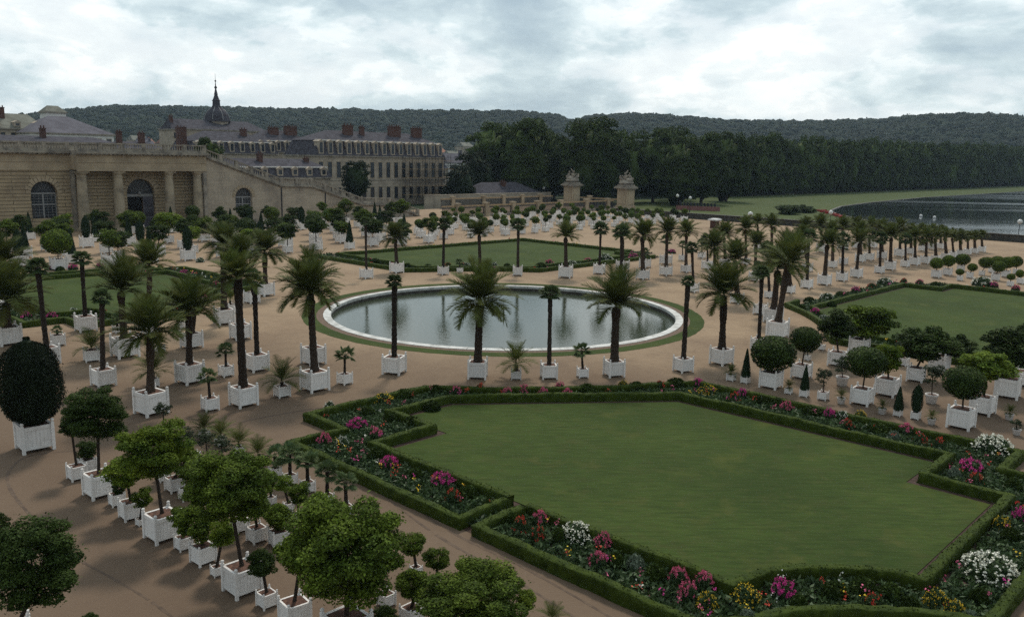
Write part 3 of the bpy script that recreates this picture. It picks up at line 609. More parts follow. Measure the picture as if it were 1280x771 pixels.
["back3","O","b",61.72,62.38,-0.08,1.01,0,0,2.11,0.61,0.52,"y",629.44,6.69],
["back3","B","b",62.48,65.48,0.04,1.08,0,0,1.95,0.45,0.39,"y",640.09,7.01],
["back3","B","b",62.83,69.73,0.02,0.8,0,0,2.27,0.64,0.54,"k",657.43,5.12],
["back3","O","b",61.33,73.76,-0.03,0.98,0,0,1.96,0.45,0.38,"y",681.82,6.17],
["back3","O","b",61.29,77.92,0.13,1.03,0,0,1.66,0.66,0.56,"n",699.29,6.41],
["back3","B","b",62.01,81.75,-0.0,1.04,0,0,2.24,0.69,0.58,"y",711.36,6.35],
["back3","B","b",62.38,86.04,0.19,1.15,0,0,1.93,0.74,0.63,"n",726.33,6.84],
["back3","B","b",61.57,89.11,0.06,1.13,0,0,1.82,0.51,0.43,"y",741.7,6.66],
["back3","B","b",61.33,93.7,-0.05,0.8,0,0,2.04,0.5,0.43,"y",759.62,4.64],
["back3","B","b",61.21,97.7,0.03,0.97,0,0,1.64,0.61,0.52,"n",774.33,5.54],
["back3","B","b",61.09,101.74,-0.05,0.82,0,0,1.61,0.73,0.62,"y",788.77,4.61],
["back3","B","b",62.49,106.04,0.07,1.0,0,0,2.12,0.51,0.43,"y",796.65,5.49],
["back3","B","b",62.59,109.99,0.06,0.81,0,0,1.86,0.54,0.46,"n",808.94,4.35],
["back3","O","b",62.85,114.32,-0.09,1.0,0,0,1.74,0.65,0.56,"n",821.39,5.3],
["back4","B","b",66.77,46.1,-0.02,1.08,0,0,1.63,0.49,0.42,"n",524.14,7.54],
["back4","B","b",67.92,50.45,0.04,1.14,0,0,1.88,0.71,0.6,"n",542.06,7.73],
["back4","B","b",66.52,54.33,0.01,1.02,0,0,1.71,0.53,0.45,"k",568.2,6.85],
["back4","O","b",66.91,57.8,-0.07,1.01,0,0,2.2,0.58,0.5,"y",583.56,6.66],
["back4","B","b",67.59,61.81,0.09,1.0,0,0,1.96,0.73,0.62,"y",599.7,6.5],
["back4","B","b",67.29,65.93,0.11,1.12,0,0,1.67,0.74,0.63,"n",620.05,7.11],
["back4","B","b",66.72,69.87,-0.11,1.04,0,0,1.74,0.49,0.41,"y",640.17,6.52],
["back4","B","b",67.8,74.42,0.12,1.01,0,0,2.07,0.58,0.49,"n",654.91,6.17],
["back4","B","b",66.21,78.9,-0.15,1.09,0,0,2.04,0.69,0.59,"n",680.57,6.58],
["back4","B","b",67.1,82.15,-0.0,1.02,0,0,2.03,0.54,0.46,"n",689.63,6.08],
["back4","B","b",67.86,86.68,-0.05,0.88,0,0,2.1,0.49,0.42,"y",703.91,5.1],
["back4","B","b",67.91,90.2,-0.04,1.0,0,0,1.74,0.71,0.6,"k",716.95,5.72],
["back4","B","b",67.56,94.57,0.02,0.84,0,0,1.69,0.61,0.52,"y",734.53,4.74],
["back4","B","b",66.12,98.22,-0.09,0.82,0,0,1.61,0.66,0.56,"y",753.86,4.57],
["back4","B","b",66.83,102.63,-0.0,0.94,0,0,1.74,0.7,0.6,"n",765.84,5.13],
["back4","B","b",66.17,106.44,0.14,1.08,0,0,1.75,0.78,0.66,"k",781.47,5.81],
["back4","B","b",66.76,109.84,0.04,0.83,0,0,1.69,0.65,0.56,"y",789.95,4.4],
["back5","B","b",71.9,53.64,0.12,0.81,0,0,2.12,0.71,0.6,"k",540.91,5.34],
["back5","O","b",71.86,57.69,0.07,1.12,0,0,1.98,0.63,0.54,"n",561.16,7.22],
["back5","B","b",71.94,61.32,-0.12,0.86,0,0,1.61,0.73,0.62,"y",578.18,5.47],
["back5","O","b",72.38,65.89,0.14,1.08,0,0,1.93,0.56,0.48,"y",597.43,6.77],
["back5","B","b",71.55,69.99,0.07,1.11,0,0,2.3,0.5,0.42,"y",619.31,6.83],
["back5","B","b",71.21,74.99,0.06,0.88,0,0,2.15,0.46,0.39,"n",642.24,5.29],
["back5","B","b",71.68,79.41,-0.02,0.9,0,0,2.29,0.65,0.55,"n",658.43,5.33],
["back5","B","b",71.57,82.78,-0.04,0.81,0,0,2.0,0.49,0.42,"k",672.44,4.75],
["back5","B","b",71.01,86.94,-0.08,1.02,0,0,1.94,0.66,0.56,"y",691.07,5.89],
["back5","O","b",71.15,90.86,-0.01,0.96,0,0,2.02,0.57,0.48,"n",705.24,5.44],
["back5","B","b",71.02,94.99,0.01,0.83,0,0,2.02,0.67,0.57,"n",720.88,4.63],
["back5","B","b",72.41,99.06,-0.01,0.81,0,0,1.84,0.44,0.37,"y",729.36,4.44],
["back5","O","b",72.33,103.96,-0.01,0.99,0,0,1.7,0.53,0.45,"k",746.54,5.31],
["back5","B","b",72.37,107.95,-0.15,0.84,0,0,2.11,0.45,0.38,"n",759.59,4.44],
["back5","O","b",71.88,112.1,-0.05,1.06,0,0,1.83,0.67,0.57,"n",775.1,5.5],
["back6","O","b",77.5,61.47,-0.06,1.01,0,0,1.96,0.66,0.56,"n",555.33,6.3],
["back6","B","b",77.33,64.36,0.03,0.96,0,0,1.68,0.5,0.42,"y",569.46,5.92],
["back6","O","b",77.28,69.03,-0.03,0.94,0,0,1.93,0.57,0.49,"n",590.73,5.65],
["back6","B","b",76.13,73.74,-0.03,0.91,0,0,2.28,0.5,0.43,"n",615.9,5.44],
["back6","B","b",76.33,77.6,0.01,0.94,0,0,1.84,0.5,0.42,"n",631.24,5.49],
["back6","O","b",76.72,81.79,-0.03,1.05,0,0,1.62,0.72,0.61,"y",646.62,6.05],
["back6","B","b",76.6,85.43,-0.02,0.85,0,0,2.1,0.59,0.5,"n",661.47,4.85],
["back6","B","b",77.42,90.37,0.09,0.84,0,0,2.19,0.67,0.57,"k",676.89,4.68],
["back6","B","b",76.29,93.23,-0.01,0.94,0,0,1.98,0.6,0.51,"k",692.19,5.16],
["back6","B","b",76.87,97.11,-0.07,1.0,0,0,1.63,0.49,0.42,"k",703.75,5.42],
["back6","B","b",77.92,102.17,0.05,0.95,0,0,1.83,0.6,0.51,"y",717.14,5.05],
["back6","B","b",76.28,106.86,0.07,0.83,0,0,2.04,0.55,0.47,"y",739.7,4.34],
["back6","B","b",76.37,110.67,0.05,1.09,0,0,1.77,0.77,0.65,"n",751.8,5.62],
["back7","O","b",81.87,67.74,-0.1,1.01,0,0,2.23,0.46,0.39,"y",566.24,5.99],
["back7","B","b",82.75,70.91,0.08,1.01,0,0,2.18,0.74,0.63,"n",576.67,5.91],
["back7","B","b",81.41,74.6,0.01,0.85,0,0,2.02,0.67,0.57,"y",597.86,4.94],
["back7","B","b",81.43,80.0,0.01,1.03,0,0,2.17,0.76,0.65,"n",620.13,5.86],
["back7","B","b",82.6,83.16,0.01,1.15,0,0,1.71,0.61,0.51,"y",628.11,6.43],
["back7","B","b",82.31,87.51,0.04,0.89,0,0,1.97,0.61,0.52,"n",646.17,4.9],
["back7","B","b",81.39,91.67,0.04,1.14,0,0,1.85,0.77,0.66,"n",665.56,6.24],
["back7","O","b",82.01,95.97,0.12,1.0,0,0,2.12,0.69,0.58,"n",678.78,5.36],
["back7","B","b",81.14,99.85,0.02,0.92,0,0,2.19,0.48,0.41,"k",696.03,4.84],
["back7","O","b",82.98,102.59,-0.0,1.06,0,0,2.18,0.76,0.65,"n",698.24,5.52],
["back7","O","b",82.47,106.76,0.05,0.9,0,0,2.2,0.55,0.47,"y",714.35,4.6],
["wall1","C","b",51.16,-25.31,-0.0,1.1,0,0,2.5,0.55,1.5,"k",-7.66,11.12],
["wall1","B","b",49.65,-19.37,0.09,1.36,0,0,3.13,1.58,1.34,"n",73.74,13.76],
["wall1","O","b",49.75,-13.89,0.02,1.37,0,0,3.16,1.28,1.09,"n",137.64,13.62],
["wall1","C","b",49.96,-9.21,0.06,1.37,0,0,2.77,0.55,1.5,"y",187.58,13.33],
["wall1","C","b",49.77,-4.62,-0.03,1.37,0,0,2.77,0.55,1.5,"n",235.18,13.12],
["wall1","O","b",50.22,0.19,0.08,1.24,0,0,3.31,1.19,1.01,"k",279.09,11.61],
["wall1","O","b",51.11,4.66,0.05,1.25,0,0,2.39,1.29,1.09,"y",314.81,11.47],
["wall1","O","b",49.85,9.23,-0.06,1.03,0,0,2.88,1.29,1.1,"k",359.75,9.31],
["wall1","O","b",50.26,13.92,-0.02,1.3,0,0,3.39,1.36,1.15,"k",395.12,11.53],
["wall1","C","b",48.84,18.5,0.01,1.04,0,0,2.44,0.55,1.5,"k",437.13,9.11],
["wall1","O","b",50.36,23.54,-0.1,1.36,0,0,2.92,1.41,1.2,"k",465.32,11.45],
["wall1","O","b",48.95,27.82,-0.08,1.12,0,0,2.32,1.44,1.22,"k",501.66,9.33],
["wall1","O","b",49.44,33.56,0.04,1.19,0,0,3.02,1.06,0.9,"n",535.82,9.61],
["wall2","O","b",55.74,-26.6,0.04,1.1,0,0,3.17,1.16,0.98,"k",-40.13,10.72],
["wall2","C","b",55.27,-21.64,0.11,1.41,0,0,2.81,0.55,1.5,"n",24.73,13.58],
["wall2","C","b",54.82,-16.27,-0.09,1.21,0,0,2.61,0.55,1.5,"k",89.95,11.56],
["wall2","O","b",55.7,-10.62,-0.02,1.06,0,0,2.47,1.35,1.15,"k",148.16,9.84],
["wall2","O","b",56.81,-5.09,-0.15,1.25,0,0,2.92,1.28,1.09,"k",199.35,11.32],
["wall2","O","b",56.9,-0.66,0.14,1.05,0,0,2.63,1.07,0.91,"y",240.68,9.38],
["wall2","O","b",57.07,4.31,-0.1,1.3,0,0,3.34,1.5,1.28,"k",284.06,11.39],
["wall2","C","b",56.24,8.81,-0.01,1.07,0,0,2.47,0.55,1.5,"n",325.54,9.22],
["wall2","B","b",57.08,13.28,0.15,1.45,0,0,2.32,1.19,1.01,"y",357.1,12.24],
["wall2","O","b",56.24,17.79,0.11,1.2,0,0,3.01,1.45,1.24,"k",395.02,10.04],
["wall2","O","b",56.87,22.75,-0.06,1.45,0,0,2.3,1.17,0.99,"n",427.36,11.78],
["wall2","C","b",55.34,28.65,0.18,1.38,0,0,2.78,0.55,1.5,"n",474.51,11.05],
["wall2","C","b",54.8,33.06,0.04,1.26,0,0,2.66,0.55,1.5,"n",505.26,9.89],
["wall3","B","b",62.03,-23.05,-0.08,1.17,0,0,3.07,1.39,1.19,"k",-15.11,10.68],
["wall3","C","b",63.9,-18.53,0.02,1.3,0,0,2.7,0.55,1.5,"k",31.62,11.55],
["wall3","O","b",63.85,-13.91,0.05,1.16,0,0,3.19,0.98,0.83,"n",82.36,10.23],
["wall3","O","b",62.92,-9.3,0.05,1.2,0,0,3.29,1.12,0.95,"k",133.36,10.5],
["wall3","C","b",63.21,-4.77,-0.16,1.29,0,0,2.69,0.55,1.5,"n",176.23,11.1],
["wall3","O","b",62.94,0.94,0.15,1.13,0,0,2.93,1.17,1.0,"k",229.49,9.57],
["wall3","O","b",62.63,5.77,-0.12,1.27,0,0,2.43,1.17,1.0,"k",272.09,10.65],
["wall3","B","b",62.14,9.99,-0.01,1.26,0,0,2.51,1.59,1.35,"k",308.54,10.45],
["wall3","O","b",64.13,15.49,0.11,1.38,0,0,2.43,1.38,1.18,"k",342.04,11.02],
["wall3","B","b",62.09,21.26,0.03,1.09,0,0,2.99,1.33,1.13,"k",392.66,8.59],
["wall3","O","b",62.02,25.64,-0.0,1.19,0,0,2.61,1.24,1.05,"k",422.89,9.27],
["wall3","O","b",62.68,31.52,-0.04,1.18,0,0,2.99,1.55,1.32,"n",457.9,8.93],
["wall4","O","b",71.41,-18.38,0.05,1.27,0,0,2.98,1.27,1.08,"n",9.52,10.69],
["wall4","O","b",70.07,-13.94,0.11,1.34,0,0,2.58,1.41,1.2,"n",60.79,11.29],
["wall4","C","b",71.49,-8.67,-0.04,1.45,0,0,2.85,0.55,1.5,"k",108.6,11.89],
["wall4","C","b",70.38,-3.45,0.04,1.36,0,0,2.76,0.55,1.5,"k",161.36,11.06],
["wall4","O","b",70.88,2.49,-0.03,1.06,0,0,3.17,1.58,1.35,"y",211.48,8.49],
["wall4","O","b",70.41,7.59,-0.03,1.36,0,0,2.31,1.57,1.33,"n",255.16,10.74],
["wall4","B","b",71.39,12.62,-0.16,1.2,0,0,2.72,1.12,0.95,"n",290.3,9.27],
["wall4","C","b",71.82,17.86,0.02,1.09,0,0,2.49,0.55,1.5,"y",327.01,8.22],
["wall4","O","b",70.97,22.4,0.08,1.28,0,0,2.43,1.28,1.09,"k",362.03,9.53],
["wall4","O","b",71.38,27.49,-0.01,1.37,0,0,2.76,1.34,1.14,"n",394.03,10.01],
["wall4","O","b",72.1,31.97,0.08,1.34,0,0,3.11,1.28,1.09,"n",419.22,9.57],
["wall4","C","b",72.04,37.83,0.02,1.04,0,0,2.44,0.55,1.5,"n",454.67,7.28],
["wall4","O","b",71.37,42.29,0.1,1.04,0,0,2.36,1.43,1.22,"k",482.98,7.16],
["wall5","O","b",77.85,-15.03,0.02,1.17,0,0,3.15,1.14,0.97,"k",25.45,9.27],
["wall5","O","b",78.28,-9.82,-0.02,1.26,0,0,2.55,1.28,1.09,"k",75.35,9.91],
["wall5","C","b",77.95,-5.17,-0.03,1.11,0,0,2.51,0.55,1.5,"k",119.56,8.63],
["wall5","O","b",80.14,0.24,0.01,1.21,0,0,2.83,1.45,1.23,"n",159.33,9.16],
["wall5","O","b",78.59,4.45,0.03,1.3,0,0,2.3,1.17,1.0,"k",199.49,9.84],
["wall5","B","b",79.67,10.34,-0.06,1.34,0,0,2.51,1.0,0.85,"k",241.65,9.9],
["wall5","C","b",77.91,15.86,-0.01,1.38,0,0,2.78,0.55,1.5,"k",288.8,10.13],
["wall5","C","b",80.12,20.41,-0.1,1.21,0,0,2.61,0.55,1.5,"k",312.29,8.59],
["wall5","B","b",80.16,24.63,-0.1,1.09,0,0,3.0,1.31,1.12,"n",340.28,7.63],
["wall5","C","b",79.45,29.99,0.06,1.25,0,0,2.65,0.55,1.5,"n",377.22,8.64],
["wall5","B","b",79.12,35.71,0.03,1.12,0,0,2.41,1.44,1.22,"y",413.17,7.58],
["wall5","O","b",78.83,41.5,0.07,1.11,0,0,2.79,1.09,0.93,"k",447.5,7.38],
["wall5","C","b",78.02,45.91,0.02,1.06,0,0,2.46,0.55,1.5,"n",474.98,6.98],
["wall5","O","b",79.14,51.59,0.03,1.4,0,0,3.4,1.53,1.3,"n",500.17,8.98],
["wall6","C","b",86.6,-11.22,0.15,1.12,0,0,2.52,0.55,1.5,"k",37.44,8.33],
["wall6","O","b",87.68,-6.08,-0.06,1.26,0,0,2.5,1.26,1.07,"n",81.05,9.16],
["wall6","O","b",87.76,-0.97,0.03,1.09,0,0,2.65,1.56,1.32,"k",124.67,7.82],
["wall6","B","b",86.7,4.58,0.13,1.33,0,0,2.61,1.24,1.05,"n",172.99,9.55],
["wall6","C","b",86.09,9.71,0.16,1.44,0,0,2.84,0.55,1.5,"n",214.44,10.18],
["wall6","B","b",87.98,14.34,0.05,1.19,0,0,3.24,1.19,1.01,"k",241.84,8.26],
["wall6","O","b",87.13,18.9,-0.0,1.42,0,0,2.74,1.26,1.07,"k",276.49,9.78],
["wall6","O","b",86.72,23.16,-0.08,1.17,0,0,2.97,1.47,1.25,"k",306.43,7.95],
["wall6","O","b",87.08,27.77,-0.01,1.38,0,0,2.92,1.01,0.86,"k",334.64,9.25],
["wall6","O","b",87.39,33.7,0.02,1.38,0,0,2.33,1.42,1.21,"k",369.69,9.02],
["wall6","O","b",87.22,39.43,0.01,1.09,0,0,3.38,0.95,0.81,"n",403.39,7.0],
["wall6","O","b",87.97,45.34,0.04,1.02,0,0,3.3,1.48,1.26,"n",433.04,6.41],
["wall6","C","b",86.34,50.93,0.05,1.04,0,0,2.44,0.55,1.5,"k",468.45,6.43],
["wall6","O","b",86.57,55.33,-0.03,1.09,0,0,2.8,1.4,1.19,"k",489.62,6.67]],
"F": [
["m",-18.01,-28.19,0.48,0.38],
["p",-18.84,-30.63,0.34,0.3],
["w",-19.65,-30.24,0.3,0.3],
["w",-14.61,-27.49,0.3,0.3],
["Y",-15.22,-24.58,0.58,0.46],
["g",-15.37,-23.24,0.63,0.51],
["p",-19.87,-28.49,0.31,0.3],
["m",-23.22,-30.35,0.39,0.31],
["m",-26.11,-29.94,0.43,0.35],
["g",-27.75,-30.04,0.45,0.36],
["r",-27.67,-30.71,0.3,0.3],
["g",-24.93,-30.29,0.34,0.3],
["p",-31.38,-29.9,0.3,0.3],
["r",-32.09,-30.81,0.3,0.3],
["W",-32.96,-29.71,0.58,0.46],
["p",-34.07,-29.65,0.31,0.3],
["p",-34.82,-30.9,0.3,0.3],
["s",-35.7,-30.07,0.32,0.3],
["g",-36.56,-30.19,0.39,0.31],
["p",-37.22,-29.95,0.3,0.3],
["p",-37.92,-29.6,0.3,0.3],
["p",-37.93,-30.52,0.3,0.3],
["Y",-38.65,-30.59,0.3,0.3],
["Y",-39.23,-29.38,0.42,0.34],
["m",-39.86,-28.24,0.38,0.3],
["s",-39.94,-30.54,0.3,0.3],
["g",-40.99,-27.13,0.46,0.36],
["g",-41.48,-26.26,0.46,0.37],
["g",-42.22,-25.99,0.4,0.32],
["r",-42.13,-26.99,0.3,0.3],
["Y",-43.31,-25.48,0.32,0.3],
["Y",-43.97,-25.81,0.3,0.3],
["W",-43.91,-22.22,0.8,0.64],
["s",-44.42,-25.97,0.3,0.3],
["Y",-43.17,-17.99,0.3,0.3],
["m",-43.49,-16.73,0.3,0.3],
["g",-43.69,-18.82,0.38,0.3],
["p",-19.02,-18.97,0.3,0.3],
["p",-20.35,-17.5,0.3,0.3],
["p",-20.19,-15.91,0.3,0.3],
["p",-21.35,-16.63,0.3,0.3],
["g",-21.45,-15.03,0.66,0.53],
["Y",-22.29,-12.8,0.34,0.3],
["g",-22.93,-12.36,0.57,0.46],
["g",-24.15,-10.2,0.68,0.54],
["m",-25.0,-9.25,0.34,0.3],
["Y",-26.15,-10.08,0.52,0.42],
["m",-27.94,-9.35,0.3,0.3],
["r",-28.09,-10.4,0.3,0.3],
["g",-29.24,-9.6,0.45,0.36],
["g",-30.07,-9.39,0.45,0.36],
["p",-30.86,-9.87,0.35,0.3],
["g",-32.13,-9.57,0.57,0.45],
["m",-32.99,-9.48,0.3,0.3],
["w",-33.56,-9.26,0.34,0.3],
["Y",-34.22,-8.54,0.34,0.3],
["r",-34.42,-10.51,0.3,0.3],
["g",-35.65,-9.94,0.57,0.46],
["p",-36.7,-9.17,0.37,0.3],
["r",-37.68,-10.09,0.32,0.3],
["r",-38.53,-10.19,0.31,0.3],
["s",-36.63,-10.53,0.32,0.3],
["W",-40.45,-8.79,0.85,0.68],
["m",-40.55,-12.36,0.5,0.4],
["r",-41.15,-13.92,0.3,0.3],
["s",-40.3,-13.75,0.3,0.3],
["g",-42.39,-13.24,0.37,0.3],
["p",-16.89,-20.83,0.3,0.3],
["r",-17.29,-19.38,0.3,0.3],
["p",-19.18,-17.8,0.3,0.3],
["g",-15.78,-21.31,0.42,0.33],
["r",-23.72,-11.2,0.3,0.3],
["g",-16.62,-26.55,0.42,0.34],
["g",-17.91,-23.43,0.48,0.38],
["g",-18.19,-26.26,0.41,0.33],
["g",-19.36,-25.95,0.49,0.39],
["g",-21.9,-30.02,0.43,0.35],
["g",-29.28,-30.45,0.3,0.3],
["g",-30.65,-30.58,0.3,0.3],
["g",-32.71,-30.34,0.3,0.3],
["g",-35.15,-30.4,0.3,0.3],
["g",-40.57,-28.67,0.3,0.3],
["g",-42.93,-26.35,0.3,0.3],
["g",-44.2,-24.36,0.3,0.3],
["r",-31.22,-30.77,0.3,0.3],
["w",24.13,18.0,0.5,0.4],
["w",22.06,20.71,0.4,0.32],
["w",17.31,29.62,0.63,0.5],
["w",17.52,36.52,0.98,0.79],
["g",32.63,10.8,0.81,0.65],
["g",27.78,11.96,0.59,0.48],
["g",25.75,13.33,0.59,0.47],
["g",22.54,20.09,0.4,0.32],
["g",20.55,21.38,0.5,0.4],
["g",17.52,24.06,0.8,0.64],
["g",16.61,26.53,0.61,0.49],
["p",19.59,27.99,0.52,0.42],
["p",17.72,33.3,0.54,0.43],
["m",16.9,42.0,0.68,0.54],
["r",25.48,16.24,0.4,0.32],
["r",23.85,17.09,0.3,0.3],
["w",-15.72,29.07,0.65,0.52],
["w",-15.65,43.92,0.83,0.66],
["w",-23.14,52.3,1.02,0.82],
["m",-15.8,35.75,0.43,0.35],
["m",-18.88,19.69,0.44,0.35],
["g",-15.48,25.74,0.56,0.45],
["g",-15.94,31.72,0.58,0.47],
["w",-20.78,17.21,0.49,0.39],
["r",-15.72,40.16,0.45,0.36],
["r",-16.57,47.08,0.37,0.3],
["g",-16.78,21.01,0.6,0.48],
["g",-17.93,25.12,0.46,0.37],
["r",-25.24,15.06,0.39,0.31],
["p",-18.25,47.17,0.46,0.37],
["g",-19.89,47.26,0.55,0.44],
["m",-24.44,51.95,0.46,0.37],
["p",-26.76,51.07,0.45,0.36],
["m",50.47,-20.03,0.55,0.44],
["m",49.01,-18.13,0.55,0.44],
["m",48.7,-15.36,0.47,0.38],
["w",21.28,-27.54,0.33,0.3],
["m",20.15,-29.51,0.39,0.31],
["m",21.73,-30.84,0.32,0.3],
["g",51.14,-23.16,0.81,0.65],
["g",52.3,-21.24,0.74,0.59],
["g",48.42,-19.64,0.54,0.44],
["g",20.58,-26.7,0.54,0.43],
["g",19.23,-28.94,0.45,0.36],
["r",19.06,-26.02,0.33,0.3],
["m",37.39,-10.9,0.45,0.36],
["r",41.31,-10.44,0.46,0.37],
["p",27.75,-12.16,0.33,0.3],
["g",32.61,-11.86,0.51,0.41],
["w",47.17,-4.35,0.5,0.4],
["r",43.42,-10.86,0.37,0.3],
["m",17.24,51.73,0.6,0.48]]}
# ------------------------------------------------------------------ camera
CAMU, CAMV = -50.369, -51.241
FPX = 1058.9
r_, u_, f_ = Vector((0.69608,-0.71773,0.01815)), Vector((0.11273,0.13422,0.98452)), Vector((0.70906,0.68326,-0.17434))
cd_ = bpy.data.cameras.new('camera'); cam = bpy.data.objects.new('camera', cd_); COL.objects.link(cam); S.camera = cam
cd_.sensor_width = 36; cd_.lens = FPX/1280*36; cd_.clip_end = 9000; cd_.clip_start = .3
mw_ = Matrix.Identity(4)
for i in range(3): mw_[i][0] = r_[i]; mw_[i][1] = u_[i]; mw_[i][2] = -f_[i]; mw_[i][3] = (CAMV, CAMU, 13.0)[i]
cam.matrix_world = mw_
def sx(u, v):          # only used to put "nth from left" into the labels
    d = Vector((v-CAMV, u-CAMU, -13)); return d.dot(r_)/max(.1, d.dot(f_))
ORD = 'zeroth first second third fourth fifth sixth seventh eighth ninth tenth eleventh twelfth thirteenth fourteenth fifteenth sixteenth seventeenth eighteenth nineteenth twentieth'.split()
TENS = {20:'twenty', 30:'thirty', 40:'forty', 50:'fifty'}
def ordn(i, n):
    if n == 1: return ''
    if i == 0: return 'leftmost'
    if i == n-1: return 'rightmost'
    k = i+1
    if k <= 20: return ORD[k]+' from left'
    t, o = k//10*10, k % 10
    return (TENS[t]+'-'+ORD[o] if o else {30:'thirtieth',40:'fortieth',50:'fiftieth'}[t])+' from left'

# ------------------------------------------------------------------ prototypes (mesh data only)
def tub_box(full):
    m = MB(); h = .5
    for sx_ in (0,1,2,3):
        pass
    m.box(-.46,-.46,.17,.46,.46,.90)
    for z0, z1 in ((.13,.22),(.80,.93)):
        e = .485
        m.box(-e,-e,z0,e,-.44,z1); m.box(-e,.44,z0,e,e,z1); m.box(-e,-.44,z0,-.44,.44,z1); m.box(.44,-.44,z0,e,.44,z1)
    # planks on the four faces, proud by a few millimetres
    for k in range(7):
        a = -.44+k*.1257; b = a+.117; p = .468
        m.box(a,-p,.225,b,-.455,.795); m.box(a,.455,.225,b,p,.795); m.box(-p,a,.226,-.455,b,.794); m.box(.455,a,.226,p,b,.794)
    # rim recess walls
    m.box(-.44,-.44,.89,.44,-.40,.925); m.box(-.44,.40,.89,.44,.44,.925); m.box(-.44,-.40,.89,-.40,.40,.925); m.box(.40,-.40,.89,.44,.40,.925)
    if full:
        for x in (-1,1):
            for y in (-1,1): post_into(m, x*.465, y*.465)
    return m.mesh('planter_box', M['tub'])
def post_into(m, x, y):
    m.box(x-.05,y-.05,.0,x+.05,y+.05,1.0)
    m.lathe(x, y, [(1.0,.035),(1.02,.022),(1.035,.05),(1.07,.064),(1.11,.05),(1.13,.012)], 8)
ME = {}
ME['box'] = tub_box(False); ME['boxfull'] = tub_box(True)
m = MB(); post_into(m, 0, 0); ME['post'] = m.mesh('corner_post', M['tub'])
m = MB(); m.lathe(0,0,[(0,.36),(.06,.40),(.8,.5),(.86,.53),(1.0,.53),(1.0,.46),(.9,.45)],18); ME['pot'] = m.mesh('round_pot', M['pot'], True)
m = MB(); n = 8
for j in range(n+1):
    for i in range(n+1):
        x, y = -.41+.82*i/n, -.41+.82*j/n; m.v.append((x, y, .90+.03*(1-(x*x+y*y)/.3)+random.uniform(-.012,.012)))
for j in range(n):
    for i in range(n): m.f.append((j*(n+1)+i, j*(n+1)+i+1, (j+1)*(n+1)+i+1, (j+1)*(n+1)+i))
m.mi = [0]*len(m.f); ME['soil'] = m.mesh('soil', M['soil'])
def trunk_mesh(name, prof, mt, n=12, jit=.06, seed=1):
    g = random.Random(seed); m = MB(); rings = 30; vs = []
    for k in range(rings+1):
        t = k/rings
        for a in range(len(prof)-1):
            if prof[a][0] <= t <= prof[a+1][0]: q = (t-prof[a][0])/(prof[a+1][0]-prof[a][0]); r = prof[a][1]*(1-q)+prof[a+1][1]*q; break
        r *= 1+(.05 if k % 2 else -.04)
        vs += [(r*math.cos(2*PI*i/n+.3*(k%2))*(1+g.uniform(-jit,jit)), r*math.sin(2*PI*i/n+.3*(k%2))*(1+g.uniform(-jit,jit)), t) for i in range(n)]
    fs = [(k*n+i, k*n+(i+1)%n, (k+1)*n+(i+1)%n, (k+1)*n+i) for k in range(rings) for i in range(n)]+[tuple(rings*n+i for i in range(n))]
    m.add(vs, fs); return m.mesh(name, mt)
ME['tD'] = [trunk_mesh('date_trunk', p, M['datetrunk'], seed=i) for i, p in enumerate([[(0,1.25),(.08,1.0),(.6,.82),(.8,.86),(.9,1.15),(1,.75)], [(0,1.15),(.1,.95),(.45,.72),(.62,.95),(.85,.9),(1,.7)], [(0,1.3),(.1,1.05),(.75,.9),(.92,1.2),(1,.8)]])]
ME['tF'] = [trunk_mesh('fan_trunk', [(0,1.1),(.5,.95),(.85,1.1),(1,1.2)], M['fantrunk'], 8, .12, 5)]
ME['tW'] = [trunk_mesh('thin_trunk', [(0,1.2),(.1,1),(1,.8)], M['bark'], 7, .08, 9)]
ME['D'] = [date_crown('date_crown', 20+i, n, 24, lo) for i, (n, lo) in enumerate(((40,6), (34,14), (46,-2), (38,8), (48,-12), (30,2)))]
ME['d'] = [date_crown('seedling_crown', 40+i, 22, 15, 5, 80) for i in range(3)]
ME['F'] = [fan_crown('fan_crown', 50+i, 30) for i in range(3)]
ME['f'] = [fan_crown('young_fan_crown', 60+i, 15) for i in range(2)]
ME['Bn'] = [crown_clipped('ball_crown', 2600, .085, M['leaf_n'], 70+i) for i in range(2)]
ME['By'] = [crown_clipped('ball_crown', 2400, .09, M['leaf_y2'], 73+i) for i in range(2)]
ME['Bk'] = [crown_clipped('ball_crown', 2600, .085, M['leaf_k'], 76+i) for i in range(2)]
ME['On'] = [crown_loose('loose_crown', 9000, .075, M['leaf_n'], 80+i) for i in range(3)]
ME['Oy'] = [crown_loose('loose_crown', 8000, .08, M['leaf_y'], 84+i) for i in range(2)]
ME['Ok'] = [crown_loose('loose_crown', 8500, .078, M['leaf_k'], 88+i) for i in range(3)]
ME['Obig'] = [crown_loose('orange_crown', 52000, .036, M['leaf_n'], 92+i, 60, .25, .5) for i in range(2)]
ME['Okbig'] = [crown_loose('orange_crown', 42000, .038, M['leaf_k'], 96, 52, .25, .45)]
ME['Oybig'] = [crown_loose('orange_crown', 36000, .042, M['leaf_y'], 97, 52, .24, .45)]
ME['S'] = [crown_loose('sparse_crown', 900, .12, M['shrub'], 98+i, 16, .30, .3) for i in range(2)]
ME['C'] = [crown_cone('cone_crown', 2200, .10, M['cone'], 101), crown_cone('cone_crown', 2200, .10, M['cone'], 102, True)]
ME['Y'] = [crown_cone('yew_crown', 22000, .04, M['yew'], 103, True)]
